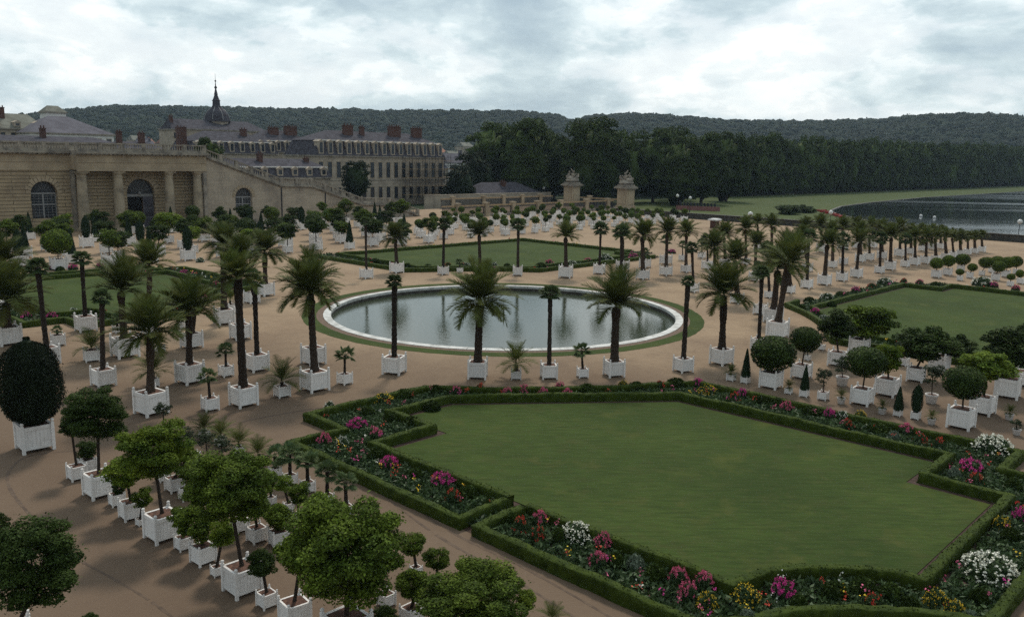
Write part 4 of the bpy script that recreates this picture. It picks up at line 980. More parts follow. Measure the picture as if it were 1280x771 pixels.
def limbs_mesh(seed):
    g = random.Random(seed); m = MB()
    for k in range(7):
        a = k*2.4+g.random(); e = g.uniform(.5,1.1); p = Vector((0,0,-.75)); pts = [p]
        for s in range(4):
            p = p+Vector((math.cos(a)*math.cos(e), math.sin(a)*math.cos(e), math.sin(e)))*.28; a += g.uniform(-.4,.4); pts.append(p)
        m.tube([tuple(q) for q in pts], [.035,.028,.02,.014,.008], 5)
    m.tube([(0,0,-1),(0,0,-.7),(.02,.01,-.3),(.0,.03,.3)], [.045,.04,.03,.015], 6)
    return m.mesh('limbs', M['bark'])
ME['limbs'] = [limbs_mesh(1), limbs_mesh(2)]

DESC = {'D':'tall feathery palm in white box', 'F':'slender fan palm in white box', 'd':'low feathery palm in small white tub', 'f':'short fan palm in small white tub',
        'Bn':'green ball-shaped tree in white tub', 'By':'yellow-green ball-shaped tree in white tub', 'Bk':'dark ball-shaped tree in white tub',
        'On':'loose green orange tree in white tub', 'Oy':'bright yellow-green orange tree in tub', 'Ok':'dark leafy tree in white tub',
        'C':'dark clipped cone bush in tub', 'S':'sparse greyish shrub in white tub', 'Y':'huge black-green egg-shaped yew in white box'}
NAMES = {'D':'date_palm','F':'fan_palm','d':'young_date_palm','f':'young_fan_palm','B':'ball_tree','O':'orange_tree','C':'cone_bush','S':'shrub','Y':'yew_tree'}
REG = {'ring':'around the near pool rim','left':'on sand left of pool','far':'between pool and far lawn','avenue':'in the avenue right of pool','orange':'in the lower left crowd',
       'pathrow':'in row beside near hedge','right':'behind the near right flower bed','upright':'beyond the right-hand lawn'}
for i in range(1, 8): REG['back%d' % i] = 'in %s row beyond far lawn' % ORD[i]
for i in range(1, 7): REG['wall%d' % i] = 'in %s row before columned wing' % ORD[i]
GRP = lambda reg, k: {'B':'ball-shaped trees','O':'orange trees','D':'feathery palms','F':'fan palms','d':'small feathery palms','f':'small fan palms','C':'cone bushes','S':'sparse shrubs','Y':'yew'}[k]+' in white tubs'
from collections import defaultdict
def key(t):
    k = t[1]; return DESC[k+t[12]] if k in 'BO' else DESC[k]
cnt = defaultdict(list)
for i, t in enumerate(DATA['T']): cnt[(t[0], key(t))].append((sx(t[3], t[4]), i))
RANK = {}
for kk, l in cnt.items():
    l.sort()
    for j, (_, i) in enumerate(l): RANK[i] = ordn(j, len(l))
rr = random.Random(3)
for i, (reg, k, pot, u, v, yaw, side, ou, ov, zc, rx, rz, tone, xp, wp) in enumerate(DATA['T']):
    lab = key(DATA['T'][i])+', '+(RANK[i]+' ' if RANK[i] else '')+REG[reg]
    root = thing('potted_'+NAMES[k], lab, 'potted palm' if k in 'DFdf' else 'potted tree' if k in 'BOY' else 'potted shrub', (v, u, 0), yaw, GRP(reg, k))
    th = side*(1.0 if k != 'd' else .95)
    near = wp >= 19 and pot == 'b'
    def child(name, me, loc=(0,0,0), rot=(0,0,0), sc=(1,1,1), par=None):
        o = link(name, me, par or root, loc, rot, sc); return o
    if pot == 'p':
        th = side*.8; child('pot', ME['pot'], sc=(side,side,th)); child('soil', ME['soil'], sc=(side*.85,side*.85,th))
    elif near:
        bx = child('planter_box', ME['box'], sc=(side,side,th))
        for a in (-1,1):
            for b in (-1,1): child('corner_post', ME['post'], (a*.465, b*.465, 0), par=bx)
        child('soil', ME['soil'], sc=(side,side,th))
    else:
        child('planter_box', ME['boxfull'], sc=(side,side,th))
        if wp >= 10: child('soil', ME['soil'], sc=(side,side,th))
    # offset of the crown in the frame of the turned root
    ca, sa = math.cos(-yaw), math.sin(-yaw); lx, ly = ov*ca-ou*sa, ov*sa+ou*ca
    z0 = th*.9; top = max(zc, z0+.1)
    def trunk(ms, r, ztop, fx=1.0):
        d = Vector((lx*fx, ly*fx, ztop-z0)); L_ = d.length
        q = d.to_track_quat('Z', 'Y').to_euler()
        child('trunk', rr.choice(ms), (0,0,z0), tuple(q), (r,r,L_))
    if k == 'D':
        trunk(ME['tD'], rr.uniform(.19,.26)*(1.1 if rx > 1.6 else .9), top)
        s = rx*rr.uniform(1.06,1.2); child('crown', rr.choice(ME['D']), (lx,ly,top-.05), (rr.uniform(-.16,.16),rr.uniform(-.16,.16),rr.uniform(0,6)), (s,s,s*1.02))
    elif k == 'F':
        trunk(ME['tF'], rr.uniform(.12,.16), top)
        s = rx*1.05; child('crown', rr.choice(ME['F']), (lx,ly,top), (0,0,rr.uniform(0,6)), (s,s,s*.9))
    elif k == 'd':
        base = max(z0+.08, min(top-.15, z0+.35)); trunk(ME['tD'], .10*max(.6, rx), base, .3)
        s = rx*1.1; child('crown', rr.choice(ME['d']), (lx*.5,ly*.5,base), (0,0,rr.uniform(0,6)), (s,s,s))
    elif k == 'f':
        trunk(ME['tF'], .07, top)
        s = max(.35, rx)*1.1; child('crown', rr.choice(ME['f']), (lx,ly,top), (0,0,rr.uniform(0,6)), (s,s,s*.9))
    elif k == 'B':
        zc2 = max(zc, z0+rz*.9+.15); trunk(ME['tW'], .045, zc2-rz*.6)
        child('crown', rr.choice(ME['B'+tone]), (lx,ly,zc2), (0,0,rr.uniform(0,6)), (rx,rx,rz))
    elif k == 'O':
        zc2 = max(zc-.04*rz, z0+rz*.75); trunk(ME['tW'], .045+.014*rx, zc2-rz*.55)
        key_ = {'n':'Obig','k':'Okbig','y':'Oybig'}[tone] if wp > 38 and rx > 1.0 else 'O'+tone
        s = 1.12; cr = child('crown', rr.choice(ME[key_]), (lx,ly,zc2), (0,0,rr.uniform(0,6)), (rx*s,rx*s,rz*s))
        if wp >= 14: child('limbs', rr.choice(ME['limbs']), (lx,ly,zc2), (0,0,rr.uniform(0,6)), (rx*.9,rx*.9,rz))
    elif k == 'C':
        hh = max(rz, .5); child('crown', ME['C'][i % 2], (0,0,z0+hh*.98), (0,0,rr.uniform(0,6)), (rx*1.02,rx*1.02,hh))
    elif k == 'Y':
        child('trunk', ME['tW'][0], (0,0,z0), sc=(.2,.2,1)); child('crown', ME['Y'][0], (lx,ly,z0+rz*1.02), sc=(rx*.95,rx*.95,rz*1.0))
    elif k == 'S':
        zc2 = max(zc, z0+rz*.8); trunk(ME['tW'], .03, zc2)
        child('crown', rr.choice(ME['S']), (lx,ly,zc2), (0,0,rr.uniform(0,6)), (rx*1.15,rx*1.15,max(rz,rx*.8)*1.1))

# ------------------------------------------------------------------ ground, pool, lawns
G0 = -.6
struct('ground', poly_mesh('ground', [(-2500,-2500),(4500,-2500),(4500,4500),(-2500,4500)], G0, M['farland']))
circ = lambda r, n=128: [(r*math.cos(2*PI*i/n), r*math.sin(2*PI*i/n)) for i in range(n)]
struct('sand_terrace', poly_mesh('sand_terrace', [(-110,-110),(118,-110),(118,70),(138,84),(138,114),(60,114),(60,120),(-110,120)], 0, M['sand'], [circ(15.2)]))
def ring(name, r0, r1, z0, z1, m, n=160, thick=0, wob=0):
    b = MB()
    for i in range(n):
        a, c = 2*PI*i/n, 2*PI*(i+1)/n
        w = lambda t: 1+wob*math.sin(t*37)*.5+wob*math.sin(t*91)*.5
        p = lambda r, t, z: (r*math.cos(t), r*math.sin(t), z)
        b.add([p(r0,a,z0),p(r1*w(a),a,z1),p(r1*w(c),c,z1),p(r0,c,z0)], [(0,1,2,3)])
        if thick:
            b.add([p(r0,a,z0-thick),p(r0,a,z0),p(r0,c,z0),p(r0,c,z0-thick)], [(0,1,2,3)])
            b.add([p(r1,a,z1-thick),p(r1,a,z1),p(r1,c,z1),p(r1,c,z1-thick)], [(3,2,1,0)])
    return b.mesh(name, m)
struct('pool_grass_ring', ring('grass_ring', 15.75, 16.9, .012, .012, M['lawn'], wob=.0025))
struct('pool_soil_ring', ring('soil_ring', 15.2, 15.76, .006, .006, M['edge_soil'], wob=.004))
pool = thing('round_pool_basin', 'round stone pool basin with pale coping around still grey water', 'pool')
b = MB(); n = 72
for i in range(n):       # coping stones with open joints
    a, c = 2*PI*i/n+.0009, 2*PI*(i+1)/n-.0009; dz = random.uniform(-.006,.006)
    p = lambda r, t, z: (r*math.cos(t), r*math.sin(t), z+dz)
    b.add([p(14.58,a,.055),p(15.2,a,.04),p(15.2,c,.04),p(14.58,c,.055),p(14.58,a,-.18),p(15.2,a,-.2),p(15.2,c,-.2),p(14.58,c,-.18)], [(0,1,2,3),(4,0,3,7),(1,5,6,2),(0,4,5,1),(3,2,6,7)])
link('coping', b.mesh('coping', M['marble']), pool)
link('basin_wall', ring('basin_wall', 14.60, 14.61, -.16, -.9, M['poolwall']), pool)
b = MB(); b.lathe(0,0,[(-.5,.07),(-.05,.06),(-.02,.10),(.02,.05),(.28,.04)],10); link('fountain_nozzle', b.mesh('fountain_nozzle', M['iron']), pool)
struct('pool_water', poly_mesh('pool_water', circ(14.62), -.44, M['pool']))

NI = [(-29.45,-29.4),(-20.8,-29.4),(-20.8,-25.9),(-17.5,-25.9),(-17.5,-21.9),(-25.6,-12.1),(-39.5,-11.7),(-39.5,-15.1),(-42.7,-15.1),(-42.7,-24.7),(-41.9,-24.85),(-40.7,-25.6),(-39.7,-26.6),(-39.0,-27.8),(-38.7,-29.3),(-30.35,-29.4)]
def arc(r, p0, p1, n=9):
    a0, a1 = math.atan2(p0[1], p0[0]), math.atan2(p1[1], p1[0])
    while a1-a0 > PI: a1 -= 2*PI
    while a0-a1 > PI: a1 += 2*PI
    return [(r*math.cos(a0+(a1-a0)*i/n), r*math.sin(a0+(a1-a0)*i/n)) for i in range(n+1)]
AR = arc(26.2, (-15.3,-21.4), (-24.9,-9.7))
NO1 = [(-29.45,-29.7),(-29.45,-32.0),(-18.3,-32.0),(-18.3,-29.15),(-15.2,-29.15),(-15.2,-21.6)]+AR[1:-1]+[(-25.0,-9.2),(-41.6,-8.9),(-41.6,-11.9),(-44.9,-11.9),(-44.9,-26.0)]
NO2 = [(-30.35,-29.7),(-30.35,-32.0),(-39.2,-32.0),(-39.9,-31.0),(-40.6,-29.5),(-41.9,-27.9),(-43.2,-26.9),(-44.9,-26.0)]
RI = [(-42.7,12.3),(-25.6,12.1),(-17.5,21.9),(-17.6,44.0),(-21.4,44.0),(-21.4,47.4),(-42.7,47.4)]
ROo = [(-42.6,8.9),(-25.0,9.2)]+[(a,-b_) for a, b_ in AR[::-1][1:-1]]+[(-15.3,21.4),(-15.2,24.0)]
mir = lambda L, a, b_: [(p[0]*a, p[1]*b_) for p in L]
FO = mir(ROo, -1, 1)[:-1]+[(15.2,44.5)]
def hedge(name, pts, lab, closed=False, leaf=60, w=.34, h=.46, m=None, seed=0, grp='clipped box hedges'):
    g = np.random.default_rng(seed); P = [Vector((p[1], p[0])) for p in pts]   # -> (X=v, Y=u)
    if closed: P = P+[P[0]]
    # miter offsets
    n = len(P); offs = []
    for i in range(n):
        a = (P[i]-P[i-1]).normalized() if i > 0 else ((P[0]-P[-2]).normalized() if closed else (P[1]-P[0]).normalized())
        c = (P[i+1]-P[i]).normalized() if i < n-1 else ((P[1]-P[0]).normalized() if closed else (P[i]-P[i-1]).normalized())
        na, nc = Vector((-a.y,a.x)), Vector((-c.y,c.x)); mm = (na+nc); mm = mm/max(.3, mm.dot(na)) if mm.length > 1e-4 else na
        offs.append(mm)
    C = []; O = []
    for i in range(n-1):
        L_ = (P[i+1]-P[i]).length; k = max(1, int(L_/.22))
        for j in range(k+(1 if i == n-2 else 0)):
            t = j/k; C.append(P[i].lerp(P[i+1], t)); O.append(offs[i].lerp(offs[i+1], t))
    prof = [(-.5,-.02),(-.505,.33),(-.5,.66),(-.48,.97),(-.25,1.0),(0,1.01),(.25,1.0),(.48,.97),(.5,.66),(.505,.33),(.5,-.02)]
    V = []; F = []; q = len(prof)
    for c, o in zip(C, O):
        hw_ = 1+.05*math.sin(len(V)*.011+seed)+.04*math.sin(len(V)*.037); ww_ = 1+.07*math.sin(len(V)*.019+2)
        for (a, b_) in prof:
            j = g.normal(0, .016, 3); V.append((c.x+o.x*a*w*ww_+j[0], c.y+o.y*a*w*ww_+j[1], b_*h*hw_+j[2]))
    for i in range(len(C)-1):
        for k in range(q-1): F.append((i*q+k, i*q+k+1, (i+1)*q+k+1, (i+1)*q+k))
    V = np.array(V); F = np.array(F)
    if not closed:       # end caps as quads
        for e in (0, (len(C)-1)*q):
            for k in range(5): F = np.vstack([F, [(e+k, e+k+1, e+q-2-k, e+q-1-k)]])
    parts = [(V, F)]
    if leaf:
        N_ = int(leaf*sum((C[i+1]-C[i]).length for i in range(len(C)-1)))
        idx = g.integers(0, len(C)-1, N_); k = g.integers(0, q-1, N_); t, s = g.random(N_)[:,None], g.random(N_)[:,None]
        a = V[idx*q+k]; b2 = V[idx*q+k+1]; c2 = V[(idx+1)*q+k]
        parts.append(quads(a+(b2-a)*t+(c2-a)*s, .055, g, None, 1.3))
    V, F = merge(parts); me = np_mesh(name, V, F, m or M['hedge'])
    o = thing('box_hedge', lab, 'hedge', group=grp, me=me); return o
def lawn(name, loop, z=.03):
    struct(name, poly_mesh(name, [(b_,a) for a, b_ in loop], z, M['lawn']))
beds = []
def inset(loop, d):
    out = []; n = len(loop); A2 = sum(loop[i][0]*loop[(i+1)%n][1]-loop[(i+1)%n][0]*loop[i][1] for i in range(n)); sg = 1 if A2 > 0 else -1
    for i in range(n):
        p0, p1, p2 = Vector(loop[i-1]), Vector(loop[i]), Vector(loop[(i+1)%n]); a = (p1-p0).normalized(); c = (p2-p1).normalized()
        na, nc = Vector((-a.y,a.x))*sg, Vector((-c.y,c.x))*sg; mm = na+nc; mm = mm/max(.3, mm.dot(na)); out.append(tuple(p1+mm*d))
    return out
def bed(name, outer, z=.012):
    struct(name, poly_mesh(name, [(b_,a) for a, b_ in outer], z, M['bedsoil']))
    beds.append(outer)
NOUT = [(-29.9,-32.0)]+NO1[2:]+NO2[::-1][1:-1]
bed('near_bed_soil', NOUT); bed('left_bed_soil', mir(NOUT, -1, 1))
ROUT = [(-44.9,8.9)]+ROo[1:-1]+[(-15.2,46.6),(-18.6,46.6),(-18.6,49.6),(-44.9,49.6)]
bed('right_bed_soil', ROUT); bed('far_bed_soil', mir(ROUT, -1, 1))
NIl = inset(NI, .34); RIl = inset(RI, .34)
# bare soil strip between hedge foot and grass, then the lawn itself
lawn('near_lawn', inset(NI, .50), .035); lawn('left_lawn', inset(mir(NI, -1, 1), .50), .035); lawn('right_lawn', inset(RI, .50), .035); lawn('far_lawn', inset(mir(RI, -1, 1), .50), .035)
hedge('inner_hedge', NI, 'clipped low hedge enclosing the large near lawn', leaf=110, seed=1)
hedge('outer_hedge', NO1, 'clipped low hedge outside the near flower bed, nearer the pool', leaf=110, seed=2)
hedge('outer_hedge', NO2, 'clipped hedge outside the near flower bed, curved at bottom right', leaf=110, seed=3)
hedge('inner_hedge', mir(NI, -1, 1), 'low clipped hedge enclosing the lawn at far left', leaf=15, seed=4)
hedge('outer_hedge', mir(NO1, -1, 1), 'low hedge outside the far left flower bed, by the sand', leaf=15, seed=5)
hedge('inner_hedge', RI, 'low clipped hedge enclosing the right-hand lawn', closed=True, leaf=30, seed=6)
hedge('outer_hedge', ROo, 'curved low hedge at the pool end of right-hand lawn', leaf=30, seed=7)
hedge('inner_hedge', mir(RI, -1, 1), 'low clipped hedge enclosing the lawn behind the pool', closed=True, leaf=6, seed=8)
hedge('outer_hedge', FO, 'low hedge along pool side of the far lawn', leaf=6, seed=9)

# flower clumps
def inpoly(P, loop):
    x, y = P[:,0], P[:,1]; c = np.zeros(len(P), bool); n = len(loop)
    for i in range(n):
        (x0,y0),(x1,y1) = loop[i-1], loop[i]
        c ^= ((y0 > y) != (y1 > y)) & (x < (x1-x0)*(y-y0)/((y1-y0) or 1e-9)+x0)
    return c
def flower_meshes(k, seed):
    g = np.random.default_rng(seed); d = sph(900, g); d[:,2] = np.abs(d[:,2]); r = g.uniform(.55,1,900)**.5
    V, F = quads(d*r[:,None]*np.array([1,1,1]), .13, g, None, 2.2)
    cv, cf = core_geo(.78, .72, .0, 12, 6, .12, g)
    V, F = merge([(V,F),(cv,cf)])
    fol = np_mesh('foliage', V, F, M['silver' if k == 's' else 'leaf_k' if k == 'g' else 'fl_leaf'])
    fl = None
    if k in 'mprwWY':
        n = {'m':44,'p':34,'r':22,'w':34,'W':230,'Y':80}[k]; hd = sph(n, g); hd[:,2] = np.abs(hd[:,2])*.9+(.45 if k in 'mp' else .12); hd /= np.linalg.norm(hd, axis=1, keepdims=True)
        per = {'W':5,'Y':5,'w':10}.get(k, 16); sp = {'W':.028,'Y':.032}.get(k, .062)
        C = np.repeat(hd*g.uniform(.98,1.18,n)[:,None], per, 0)+g.normal(0, sp, (n*per,3))
        V, F = quads(C, {'W':.085,'Y':.085}.get(k, .10), g, None, 1.1); fl = np_mesh('blossoms', V, F, M['fl_'+k])
    return fol, fl
FM = {k: [flower_meshes(k, 200+ord(k)+j) for j in range(2)] for k in 'mprwWYgs'}
CN = {'m':'magenta flowers','p':'pink flowers','r':'red flowers','w':'white flowers','W':'white daisies','Y':'yellow flowers','g':'dark green shrub leaves','s':'silvery leaves'}
def bedname(u, v): return ('near lawn' if v < 0 else 'right-hand lawn') if u < 0 else ('far left lawn' if v < 0 else 'far lawn behind pool')
ff = defaultdict(list)
for i, (k, u, v, rx, ry) in enumerate(DATA['F']): ff[(k, bedname(u,v))].append((sx(u,v), i))
FR = {}
for kk, l in ff.items():
    l.sort()
    for j, (_, i) in enumerate(l): FR[i] = ordn(j, len(l))
for i, (k, u, v, rx, ry) in enumerate(DATA['F']):
    fol, fl = FM[k][i % 2]; rx = min(rx, 1.6); hz = min(max(ry*1.15, .55), 1.25)
    root = thing('flower_clump' if fl else 'low_shrub', 'clump of %s, %s in bed of %s' % (CN[k], FR[i], bedname(u,v)) if FR[i] else 'clump of %s in bed of %s' % (CN[k], bedname(u,v)), 'flowers' if fl else 'shrub', (v, u, .01), rr.uniform(0,6), CN[k]+' in the beds')
    link('foliage', fol, root, sc=(rx,rx,hz))
    if fl: link('blossoms', fl, root, sc=(rx,rx,hz))
inners = [NI, mir(NI,-1,1), RI, mir(RI,-1,1)]
for bi, (outer, inner, nm) in enumerate(zip(beds, inners, ['near','left','right','far'])):
    g = np.random.default_rng(300+bi); o = np.array(outer); lo, hi = o.min(0), o.max(0)
    N_ = {0:60000,1:9000,2:16000,3:9000}[bi]; P = g.uniform(lo, hi, (N_,2))
    P = P[inpoly(P, inset(outer, .32)) & ~inpoly(P, inset(inner, -.32))]
    # tufts: several leaves around each point, height varies in patches
    hgt = .12+.14*(np.sin(P[:,0]*1.3)*np.cos(P[:,1]*1.1)+1)*.6*g.uniform(.4,1,len(P)); per = 5 if bi == 0 else 3
    C = np.repeat(np.stack([P[:,1],P[:,0],hgt*.6],1), per, 0)+g.normal(0,.07,(len(P)*per,3))*np.array([1,1,.9]); C[:,2] = np.abs(C[:,2])
    V, F = quads(C, .11 if bi == 0 else .2, g, None, 2.0)
    o1 = struct('bed_greenery', np_mesh('bed_greenery', V, F, M['fl_leaf']), 'stuff')
    for k, frac in (('p',.0030),('r',.0030),('Y',.0012),('w',.0012),('m',.0010)):
        q = P[g.random(len(P)) < frac*(1 if bi == 0 else 1.6)]
        if not len(q): continue
        hh = .42; C = np.repeat(np.stack([q[:,1],q[:,0],np.full(len(q),hh)],1), 8, 0)+g.normal(0,.06,(len(q)*8,3))
        V, F = quads(C, .075 if bi == 0 else .13, g, None, 1.0); struct('bedding_flowers', np_mesh('bedding_flowers', V, F, M['fl_'+k]), 'stuff')

def track(name, pts, w, lab):
    b = MB(); P = [Vector(p) for p in pts]; g = random.Random(8); C = []
    for i in range(len(P)-1):
        p0, p1, p2, p3 = P[max(0,i-1)], P[i], P[i+1], P[min(len(P)-1,i+2)]
        for k in range(12):
            t = k/12; C.append(.5*((2*p1)+(p2-p0)*t+(2*p0-5*p1+4*p2-p3)*t*t+(3*p1-p0-3*p2+p3)*t**3))
    for i in range(len(C)-1):
        d = (C[i+1]-C[i]).normalized(); n = Vector((-d.y,d.x)); a = w*g.uniform(.6,1.1)/2; c = w*g.uniform(.6,1.1)/2
        if g.random() < .08: continue
        b.add([(*(C[i]-n*a),.004),(*(C[i]+n*a),.004),(*(C[i+1]+n*a),.004),(*(C[i+1]-n*a),.004)], [(0,3,2,1)])
    struct(name, b.mesh(name, mat('worn_track', (.085,.060,.045), .95, (.13,.092,.066), 3)))
def gp(x, y):
    d = Vector(r_)*(x-640)-Vector(u_)*(y-385.5)+Vector(f_)*FPX; k = -13/d.z; return (CAMV+d.x*k, CAMU+d.y*k)
track('wheel_track', [gp(*q) for q in ((100,563),(60,566),(30,572),(12,588),(10,604),(22,625),(44,650),(66,676))], .14, '')
track('wheel_track', [gp(*q) for q in ((66,676),(100,700),(140,722),(190,752),(240,790))], .10, '')
track('wheel_track', [gp(*q) for q in ((250,548),(300,528),(360,516),(410,508))], .16, '')
track('wheel_track', [gp(*q) for q in ((470,600),(560,662),(660,712),(770,775))], .12, '')
track('wheel_track', [gp(*q) for q in ((462,606),(545,668),(640,722),(740,785))], .12, '')
# ------------------------------------------------------------------ columned wing of the orangery and its great stair
def arched_wall(b, y, x0, x1, zb, top, ops, dep=.8, mi=0):
    """front face towards -Y; top: function x->z ; ops: (cx, halfwidth, sill z, spring z)"""
    xs = [x0]+sorted([o[0]-o[1] for o in ops]+[o[0]+o[1] for o in ops])+[x1]
    def rect(a, c):
        k = max(1, int((c-a)/2.5))
        for i in range(k):
            p, q = a+(c-a)*i/k, a+(c-a)*(i+1)/k
            b.add([(p,y,zb),(q,y,zb),(q,y,top(q)),(p,y,top(p))], [(0,1,2,3)], mi)
    for i in range(0, len(xs), 2): rect(xs[i], xs[i+1])
    for cx, hw, z0, zs in ops:
        n = 14; arc_ = [(cx-hw*math.cos(PI*i/n), zs+hw*math.sin(PI*i/n)) for i in range(n+1)]
        for i in range(n):
            (p,zp),(q,zq) = arc_[i], arc_[i+1]
            b.add([(p,y,zp),(q,y,zq),(q,y,top(q)),(p,y,top(p))], [(0,1,2,3)], mi)
            b.add([(p,y,zp),(q,y,zq),(q,y+dep,zq),(p,y+dep,zp)], [(3,2,1,0)], mi)
        if z0 > zb: b.add([(cx-hw,y,zb),(cx+hw,y,zb),(cx+hw,y,z0),(cx-hw,y,z0)], [(0,1,2,3)], mi)
        b.add([(cx-hw,y,z0),(cx-hw,y,zs),(cx-hw,y+dep,zs),(cx-hw,y+dep,z0)], [(0,1,2,3)], mi)
        b.add([(cx+hw,y,z0),(cx+hw,y,zs),(cx+hw,y+dep,zs),(cx+hw,y+dep,z0)], [(3,2,1,0)], mi)
def win_glass(b, y, cx, hw, z0, zs):
    n = 14; vs = [(cx-hw,y,z0)]+[(cx-hw*math.cos(PI*i/n),y,zs+hw*math.sin(PI*i/n)) for i in range(n+1)]+[(cx+hw,y,z0)]
    b.add(vs, [tuple(range(len(vs)))])
def win_bars(b, y, cx, hw, z0, zs, nx=6, nz=9):
    t = .10
    b.box(cx-.12,y-.06,z0,cx+.12,y,zs); b.box(cx-hw,y-.07,zs-.12,cx+hw,y-.002,zs+.14); b.box(cx-hw,y-.065,z0,cx-hw+.16,y-.001,zs-.13); b.box(cx+hw-.16,y-.065,z0,cx+hw,y-.001,zs-.13)
    zt = z0+(zs-z0)*.55; b.box(cx-hw+.17,y-.062,zt-.1,cx-.13,y-.003,zt+.1); b.box(cx+.13,y-.062,zt-.1,cx+hw-.17,y-.003,zt+.1)
    for i in range(1, nx):
        x = cx-hw+2*hw*i/nx
        if abs(x-cx) > .2: b.box(x-.02,y-.04,z0,x+.02,y-.004,zs-.13)
    for i in range(1, nz):
        z = z0+(zs-z0)*i/nz; b.box(cx-hw+.17,y-.045,z-.02,cx+hw-.17,y-.041,z+.02)
    for i in range(1, 8):
        a = PI*i/8; x1, z1 = cx+hw*.98*math.cos(a), zs+hw*.98*math.sin(a); x0_, z0_ = cx+hw*.3*math.cos(a), zs+.14+hw*.3*math.sin(a)
        b.add([(x0_-.03,y-.03,z0_),(x0_+.03,y-.03,z0_),(x1+.03,y-.03,z1),(x1-.03,y-.03,z1)], [(0,1,2,3)])
M['column'] = mat('column_stone', (.34,.285,.205), .85, (.15,.125,.095), .55, .4, 6, detail=8, mixlo=.45, mixhi=.72)
U0, U1 = 95.0, 98.0
wing = thing('orangery_wing', 'columned stone wing with arched windows and roof balustrade at left', 'building', (8, U0, 0))
def wl(name, b, m, par=wing, ox=-8, oy=-95.0, smooth=False):
    me = b.mesh(name, m, smooth); return link(name, me, par, (ox, oy, 0) if par in TOPS else (0,0,0))
TOPS = {wing}
b = MB(); WOPS = [(-5.3,1.95,2.2,6.1), (-14.3,1.95,2.2,6.1), (-23.3,1.95,2.2,6.1), (-32.3,1.95,2.2,6.1), (10.0,2.35,0,6.0)]
arched_wall(b, U1, -46, 20.6, -.3, lambda x: 12.3, WOPS, 1.1); wl('wall', b, M['rust'])
for cx, hw, z0, zs in WOPS:      # stepped arch surrounds, fanned voussoirs
    n = 13; b = MB()
    for i in range(n):
        a0, a1 = PI*i/n+.02, PI*(i+1)/n-.02; r0 = hw+.03; r1 = hw+(.95 if i % 2 else .72)
        P = [(cx+r*math.cos(a), zs+r*math.sin(a)) for r, a in ((r0,a0),(r1,a0),(r1,a1),(r0,a1))]
        b.add([(x,U1-.10,z) for x, z in P]+[(x,U1-.001,z) for x, z in P], [(0,1,2,3),(0,4,5,1),(1,5,6,2),(2,6,7,3),(3,7,4,0)])
    wl('arch_voussoirs', b, M['stone'])
b = MB()
for x0, x1, y in ((-46,-1.2,U1-.05), (-1.2,20.6,U0)):
    b.box(x0,y,9.75 if y == U0 else 9.9,x1,U1+.9,12.28); b.box(x0,y-.12,9.72 if y == U0 else 9.8,x1,y+.001,10.05); b.box(x0-.02,y-.10,11.1,x1+.02,y+.001,11.25)
b.box(-1.2,U0,9.75,20.6,U1-.06,9.9)
wl('entablature', b, M['stone'])
b = MB()
for x0, x1, y in ((-46,-1.25,U1-.05), (-1.2,20.7,U0)):
    b.box(x0,y-.35,12.3,x1,U1+2,12.5); b.box(x0,y-.75,12.5,x1+.3,U1+2,12.75); b.box(x0,y-.55,12.75,x1+.2,U1+2,12.95)
    for k in range(int((x1-x0)/.7)): b.box(x0+.2+k*.7,y-.62,12.33,x0+.5+k*.7,y-.36,12.49)
wl('cornice', b, M['stoned'])
def balustrade(b, pts, y, h=1.3, base=0.0, w=.42, step=.42, pier=3.4):
    """pts: (x,z) line of the foot"""
    for si, ((xa,za),(xb,zb_)) in enumerate(zip(pts, pts[1:])):
        L_ = xb-xa; s = (zb_-za)/L_; zf = lambda x: za+s*(x-xa)
        def slab(x0, x1, z0, z1, ww):
            b.add([(x0,y-ww/2,zf(x0)+z0),(x1,y-ww/2,zf(x1)+z0),(x1,y+ww/2,zf(x1)+z0),(x0,y+ww/2,zf(x0)+z0),(x0,y-ww/2,zf(x0)+z1),(x1,y-ww/2,zf(x1)+z1),(x1,y+ww/2,zf(x1)+z1),(x0,y+ww/2,zf(x0)+z1)], [(0,3,2,1),(4,5,6,7),(0,1,5,4),(1,2,6,5),(2,3,7,6),(3,0,4,7)])
        slab(xa, xb, 0, .32, w); slab(xa, xb, h-.2, h, w*.95)
        k = max(1, round(L_/pier))
        for i in range(k+1):
            if i == 0 and si: continue
            x = xa+L_*i/k; b.box(x-.3,y-w/2-.03,zf(x)+.0,x+.3,y+w/2+.03,zf(x)+h+.05)
        n = int(L_/step)
        for i in range(n):
            x = xa+(i+.5)*L_/n; b.lathe(x, y, [(zf(x)+.3,.09),(zf(x)+.45,.13),(zf(x)+.75,.06),(zf(x)+h-.18,.09)], 6, cap=False)
b = MB(); balustrade(b, [(-46,12.95),(-1.5,12.95)], U1-.2); balustrade(b, [(-1.0,12.95),(20.3,12.95)], U0-.05)
wl('balustrade', b, M['stoned'])
for x in (-.2, 5.5, 14.1, 19.3):
    b = MB(); b.box(x-1.0,U0+.0,0,x+1.0,U0+2.0,.35); y = U0+1.0
    b.lathe(x, y, [(.35,.98),(.6,.98),(.7,.86),(3,.86),(6,.82),(8.7,.72),(8.72,.79),(8.85,.79),(8.9,.73),(9.1,.74),(9.3,.92),(9.45,.92)], 22)
    b.box(x-.95,y-.95,9.45,x+.95,y+.95,9.74); wl('column', b, M['column'], smooth=False)
for cx, hw, z0, zs in WOPS[:4]:
    b = MB(); win_glass(b, U1+.85, cx, hw, z0, zs); g_ = wl('window', b, M['glass'])
    b = MB(); win_bars(b, U1+.8, cx, hw, z0, zs); link('window_bars', b.mesh('window_bars', M['bars']), g_)
cx, hw, z0, zs = WOPS[4]
